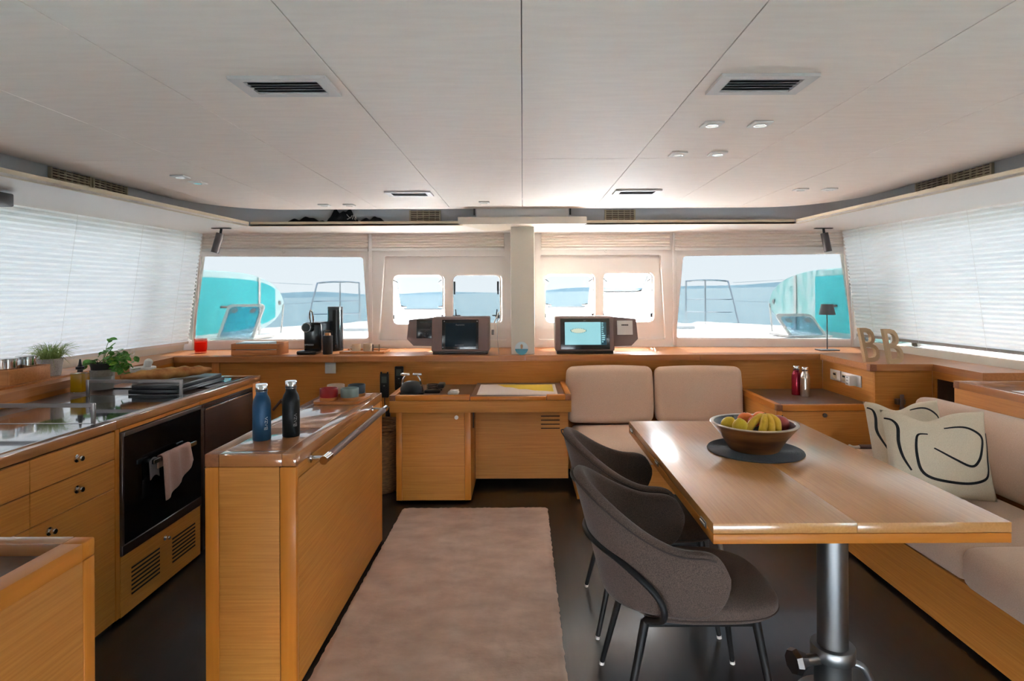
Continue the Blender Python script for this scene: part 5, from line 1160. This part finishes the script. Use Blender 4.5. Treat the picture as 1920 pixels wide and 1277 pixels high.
for k in range(260):
    a = random.uniform(0, 2 * PI); r0 = random.uniform(0, .04); ln = random.uniform(.05, .13); out = random.uniform(.02, .13); dr_ = random.uniform(-.05, .9) * out
    b0 = Vector((r0 * math.cos(a), r0 * math.sin(a), .088)); m1 = b0 + Vector((out * .45 * math.cos(a), out * .45 * math.sin(a), ln * .8)); e1 = b0 + Vector((out * math.cos(a), out * math.sin(a), ln - dr_))
    if abs(e1.z) < .02 or True: gm.tube([tuple(b0), tuple(m1), tuple(e1)], [.0016, .0012, .0004], 4)
o = build('grass_blades', gm, noisy('grass_green', srgb(104, 132, 52), srgb(168, 186, 108), (40, 40, 40), .6, 0), t, local=True); o['kind'] = 'stuff'
# towel over the oven handle
hx = FX + .045; y0, y1 = PX(300, 848, hx).y, PX(352, 835, hx).y
M['towel'] = noisy('mauve_towel', srgb(176, 136, 122), srgb(190, 150, 136), (250, 250, 250), .95, .4, 3, .001, sheen=.2); M['towelgrey'] = mat('towel_lining', srgb(108, 98, 98), .95)
def tw(u, v):
    y = y0 + (y1 - y0) * u; Lf = .25 - .13 * u ** 1.4; Lb = .06
    s = v * (Lf + Lb) - Lb; fold = .006 * math.sin(u * 17) * min(1, max(0, s) / .05)
    if s < 0: x, z = hx - .014 , ohz + .013 + s
    elif s < .03: a = s / .03 * PI; x, z = hx - .014 * math.cos(a), ohz + .013 + .010 * math.sin(a)
    else: x, z = hx + .014 + fold + .012 * (s / Lf), ohz + .013 - (s - .03)
    y += .06 * max(0, s) / Lf * (u - .35) * .5 * (1 if u > .5 else -.6)
    return Vector((x, y, z))
o = build('tea_towel', MB().grid(tw, 26, 30), 'towel', org=(hx, (y0 + y1) / 2, ohz + .02), angle=180); o.modifiers.new('thick', 'SOLIDIFY').thickness = .004; tag(o, 'mauve towel draped over the oven handle', 'towel')
o2 = build('towel_lining', MB().grid(lambda u, v: Vector((hx - .020, y0 - .055 + .07 * u + .008 * v, ohz - .09 * v + .016 * math.sin(u * PI))), 8, 10), 'towelgrey', o, angle=180); o2.modifiers.new('thick', 'SOLIDIFY').thickness = .004

# ---- ceiling fittings
def vent(xc, yc, lab):
    t = thing('ceiling_vent', lab, 'vent', (xc, yc, 2.1495), group='air vents in the ceiling')
    fr = MB(); w_, d_ = .147, .082; iw, id_ = .112, .056
    for x0, x1, y0, y1 in ((-w_, w_, -d_, -id_), (-w_, w_, id_, d_), (-w_, -iw, -id_, id_), (iw, w_, -id_, id_)): fr.box(x0, x1, y0, y1, -.010, 0)
    build('frame', fr, mat('vent_frame', srgb(202, 194, 190), .5) if 'vent_frame' not in bpy.data.materials else bpy.data.materials['vent_frame'], t, local=True)
    build('backing', MB().box(-iw, iw, -id_, id_, -.0012, -.0006), 'black', t, local=True)
    for k in range(5):
        y = -id_ + .012 + k * .0225; build('slat', MB().add([(-iw, y - .006, -.009), (iw, y - .006, -.009), (iw, y + .009, -.0015), (-iw, y + .009, -.0015), (-iw, y - .005, -.0095), (iw, y - .005, -.0095), (iw, y + .010, -.002), (-iw, y + .010, -.002)], [(0, 1, 2, 3), (7, 6, 5, 4), (0, 4, 5, 1), (2, 6, 7, 3), (0, 3, 7, 4), (1, 5, 6, 2)]), mat('vent_slat', srgb(186, 186, 190), .5) if 'vent_slat' not in bpy.data.materials else bpy.data.materials['vent_slat'], t, local=True)
    return t
v0 = vent(-.733, 1.83, 'large slatted air vent in the left half of the ceiling, near')
dup(v0, (.745, 1.83, 2.1495), label='large slatted air vent in the right half of the ceiling, near')
dup(v0, (-.735, 3.825, 2.1495), label='far slatted ceiling vent left of the centre seam')
dup(v0, (.742, 3.80, 2.1495), label='far slatted ceiling vent right of the centre seam')
M['glow'] = mat('downlight_lens', srgb(220, 216, 210), .2, emit=(1, .95, .88), estr=.12)  # lamps are off; faint emission stands in for reflections on the lens
M['bluelens'] = mat('blue_lens', srgb(150, 210, 214), .2, emit=srgb(120, 214, 220), estr=.2)  # cyan reflection put into the lens as colour and emission
proto = None
DL = [(1335, 235, 'square downlight at the left of the near pair on the right'), (1425, 234.5, 'square downlight at the right of the near pair on the right'), (1271, 290.5, 'square downlight at the left of the second pair on the right'), (1345, 289.5, 'square downlight at the right of the second pair on the right'),
      (1501, 356.5, 'small downlight by the right grilles, inner one'), (1555, 356, 'small downlight by the right grilles, outer one'), (338, 332.5, 'square downlight over the galley, nearer the left grille'), (371, 343.5, 'bluish lit square downlight over the galley'), (608, 385.5, 'far downlight left of the far left vent, outer one'), (655, 385.5, 'far downlight left of the far left vent, inner one'), (908, 380.5, 'small downlight before the white box above the pillar')]
for x, y, lab in DL:
    p = PZ(x, y, 2.143); loc = (p.x, p.y, 2.1495)
    if proto is None:
        proto = thing('downlight', lab, 'downlight', loc, group='square ceiling downlights')
        build('plate', MB().rbox(-.038, .038, -.038, .038, -.008, 0, .002, 1), 'whiteplastic', proto, local=True)
        build('ring', MB().lathe([(.019, -.0082), (.024, -.0082), (.024, -.0105), (.019, -.0105), (.019, -.0082)], n=24), 'chrome', proto, local=True)
        build('lens', MB().cyl((0, 0, -.0081), (0, 0, -.0092), .0188, n=24), 'glow', proto, local=True)
    else:
        c = dup(proto, loc, label=lab)
        if 'bluish' in lab:
            for k_ in c.children:
                if k_.name.startswith('lens'): k_.data = k_.data.copy(); k_.data.materials[0] = M['bluelens']
# louvred grilles on the upper lining
def grille(a, b, z0, z1, lab):
    a = Vector(a); b = Vector(b); d = (b - a); L = d.length; d.normalize(); n_ = Vector((d.y, -d.x))
    if n_.dot(-a) < 0: n_ = -n_
    ang = math.atan2(d.y, d.x); t = thing('air_grille', lab, 'grille', ((a.x + b.x) / 2, (a.y + b.y) / 2, z0), 0, 'louvred grilles round the ceiling edge')
    def pr(s0, s1, d0, d1, za, zb_): 
        q = lambda s, e: a + d * s + n_ * e
        return MB().prism([tuple(q(s0, d0)), tuple(q(s1, d0)), tuple(q(s1, d1)), tuple(q(s0, d1))], 'Z', za, zb_)
    build('frame_end', pr(-.012, 0, .002, .02, z0, z1), 'creamedge', t); build('frame_end', pr(L, L + .012, .002, .02, z0, z1), 'creamedge', t)
    build('backing', pr(0, L, .002, .005, z0, z1), 'brownlam', t)
    k = 0; z = z0 + .004
    while z < z1 - .006:
        build('louvre', pr(0, L, .006, .017, z, z + .007), 'creamedge', t); z += .0155
    mb = MB()
    s = .05
    while s < L - .02:
        m = pr(s, s + .004, .006, .0165, z0, z1); mb.add(m.v, m.f); s += .05
    build('divider', mb, 'creamedge', t)['kind'] = 'stuff'
gx_ = EX + .449
def gy(px, py): return -gx_ / uv(px, py)[0] if px < 980 else gx_ / uv(px, py)[0]
for (x0, x1, lab) in ((92, 163, 'left side grille nearest the speaker'), (172, 232, 'second left side grille from the speaker'), (332, 372, 'third left side grille from the speaker'), (376, 412, 'furthest left side grille')):
    yy = 322 if x0 < 200 else 385; grille((-gx_, gy(x0, yy)), (-gx_, gy(x1, yy)), 2.10, 2.212, lab)
for (x0, x1, lab) in ((1862, 1791, 'right side grille nearest the camera'), (1783, 1723, 'second right side grille from the camera'), (1626, 1586, 'third right side grille from the camera'), (1580, 1548, 'furthest right side grille')):
    yy = 330 if x0 > 1700 else 382; grille((gx_, gy(x0, yy)), (gx_, gy(x1, yy)), 2.10, 2.212, lab)
gyf = EYc + .449
grille((PY(771, 408, gyf).x, gyf), (PY(824, 408, gyf).x, gyf), 2.09, 2.185, 'front grille left of the pillar box')
grille((PY(1136, 408, gyf).x, gyf), (PY(1188, 408, gyf).x, gyf), 2.09, 2.185, 'front grille right of the pillar box')
# spotlights and sound bar below the shelf
def spot(px, lx_, lab):
    p = PZ(px, 428, 2.043); t = thing('spotlight', lab, 'spotlight', (p.x, p.y, 2.0445), group='spotlights under the shelf')
    build('mount_plate', MB().rbox(-.075, .075, -.02, .02, -.006, 0, .002), 'blackmetal', t, local=True)
    build('arm', MB().cyl((0, 0, -.006), (lx_ * .2, 0, -.055), .010, n=12), 'blackmetal', t, local=True)
    build('lamp_body', MB().cyl((lx_ * .15, -.004, -.045), (lx_, -.02, -.205), .031, .031, 24), mat('spot_grey', srgb(84, 76, 76), .35, metal=.3) if 'spot_grey' not in bpy.data.materials else bpy.data.materials['spot_grey'], t, local=True)
spot(415, -.045, 'dark cylindrical spotlight under the shelf beside the left blind')
spot(1544, .03, 'dark cylindrical spotlight under the shelf beside the right blind')
p = PZ(44, 362, 2.04); t = thing('sound_bar', 'black sound bar under the shelf at the left edge', 'speaker', (-2.76, 2.95, 1.965))
build('body', MB().rbox(-2.82, -2.70, 2.55, p.y, 1.965, 2.035, .008), 'black', t); build('bracket', MB().rbox(-2.79, -2.74, 2.6, p.y - .04, 2.0352, 2.0445, .002), 'blackmetal', t)
# dark cloth bundles on the overhead shelf
def bundle(x0, x1, h, lab, mark=False):
    a, b = PY(x0, 410, 4.85).x, PY(x1, 410, 4.85).x; c = (a + b) / 2; random.seed(int(x0)); t = thing('folded_jacket', lab, 'clothing', (c, 4.86, 2.0585), group='dark clothes on the overhead shelf'); ph = [random.uniform(0, 6) for _ in range(4)]
    def f(u, v):
        th = v * PI; s = u * 2 - 1; e = max(0, 1 - abs(s) ** 2.2) ** .5; hh = h * e * (1 + .15 * math.sin(s * 7 + ph[0]) + .1 * math.sin(s * 13 + ph[1]))
        return Vector((s * (b - a) / 2, -.055 * math.cos(th) * (.4 + .6 * e), hh * math.sin(th)))
    build('cloth', MB().grid(f, 30, 12), noisy('dark_cloth', srgb(14, 16, 22), srgb(26, 28, 36), (60, 60, 60), .9, .3) if 'dark_cloth' not in bpy.data.materials else bpy.data.materials['dark_cloth'], t, local=True, angle=60)
    if mark:
        mk = MB()
        for st in ([(650, 402), (656, 409), (651, 411)], [(657, 409), (660, 404)], [(661, 411), (663, 403)], [(665, 412), (667, 402), (670, 401)], [(668, 407), (667, 413)]):
            mk.tube([tuple(PY(x, y, 4.803) - Vector((c, 4.86, 2.0585)) ) for x, y in st], .003, 5)
        build('white_mark', mk, 'whiteplastic', t, local=True)
bundle(535, 612, .065, 'flat dark jacket at the left of the shelf bundle'); bundle(612, 672, .125, 'black bag with white mark on the overhead shelf', True); bundle(672, 728, .065, 'flat dark jacket at the right of the shelf bundle')
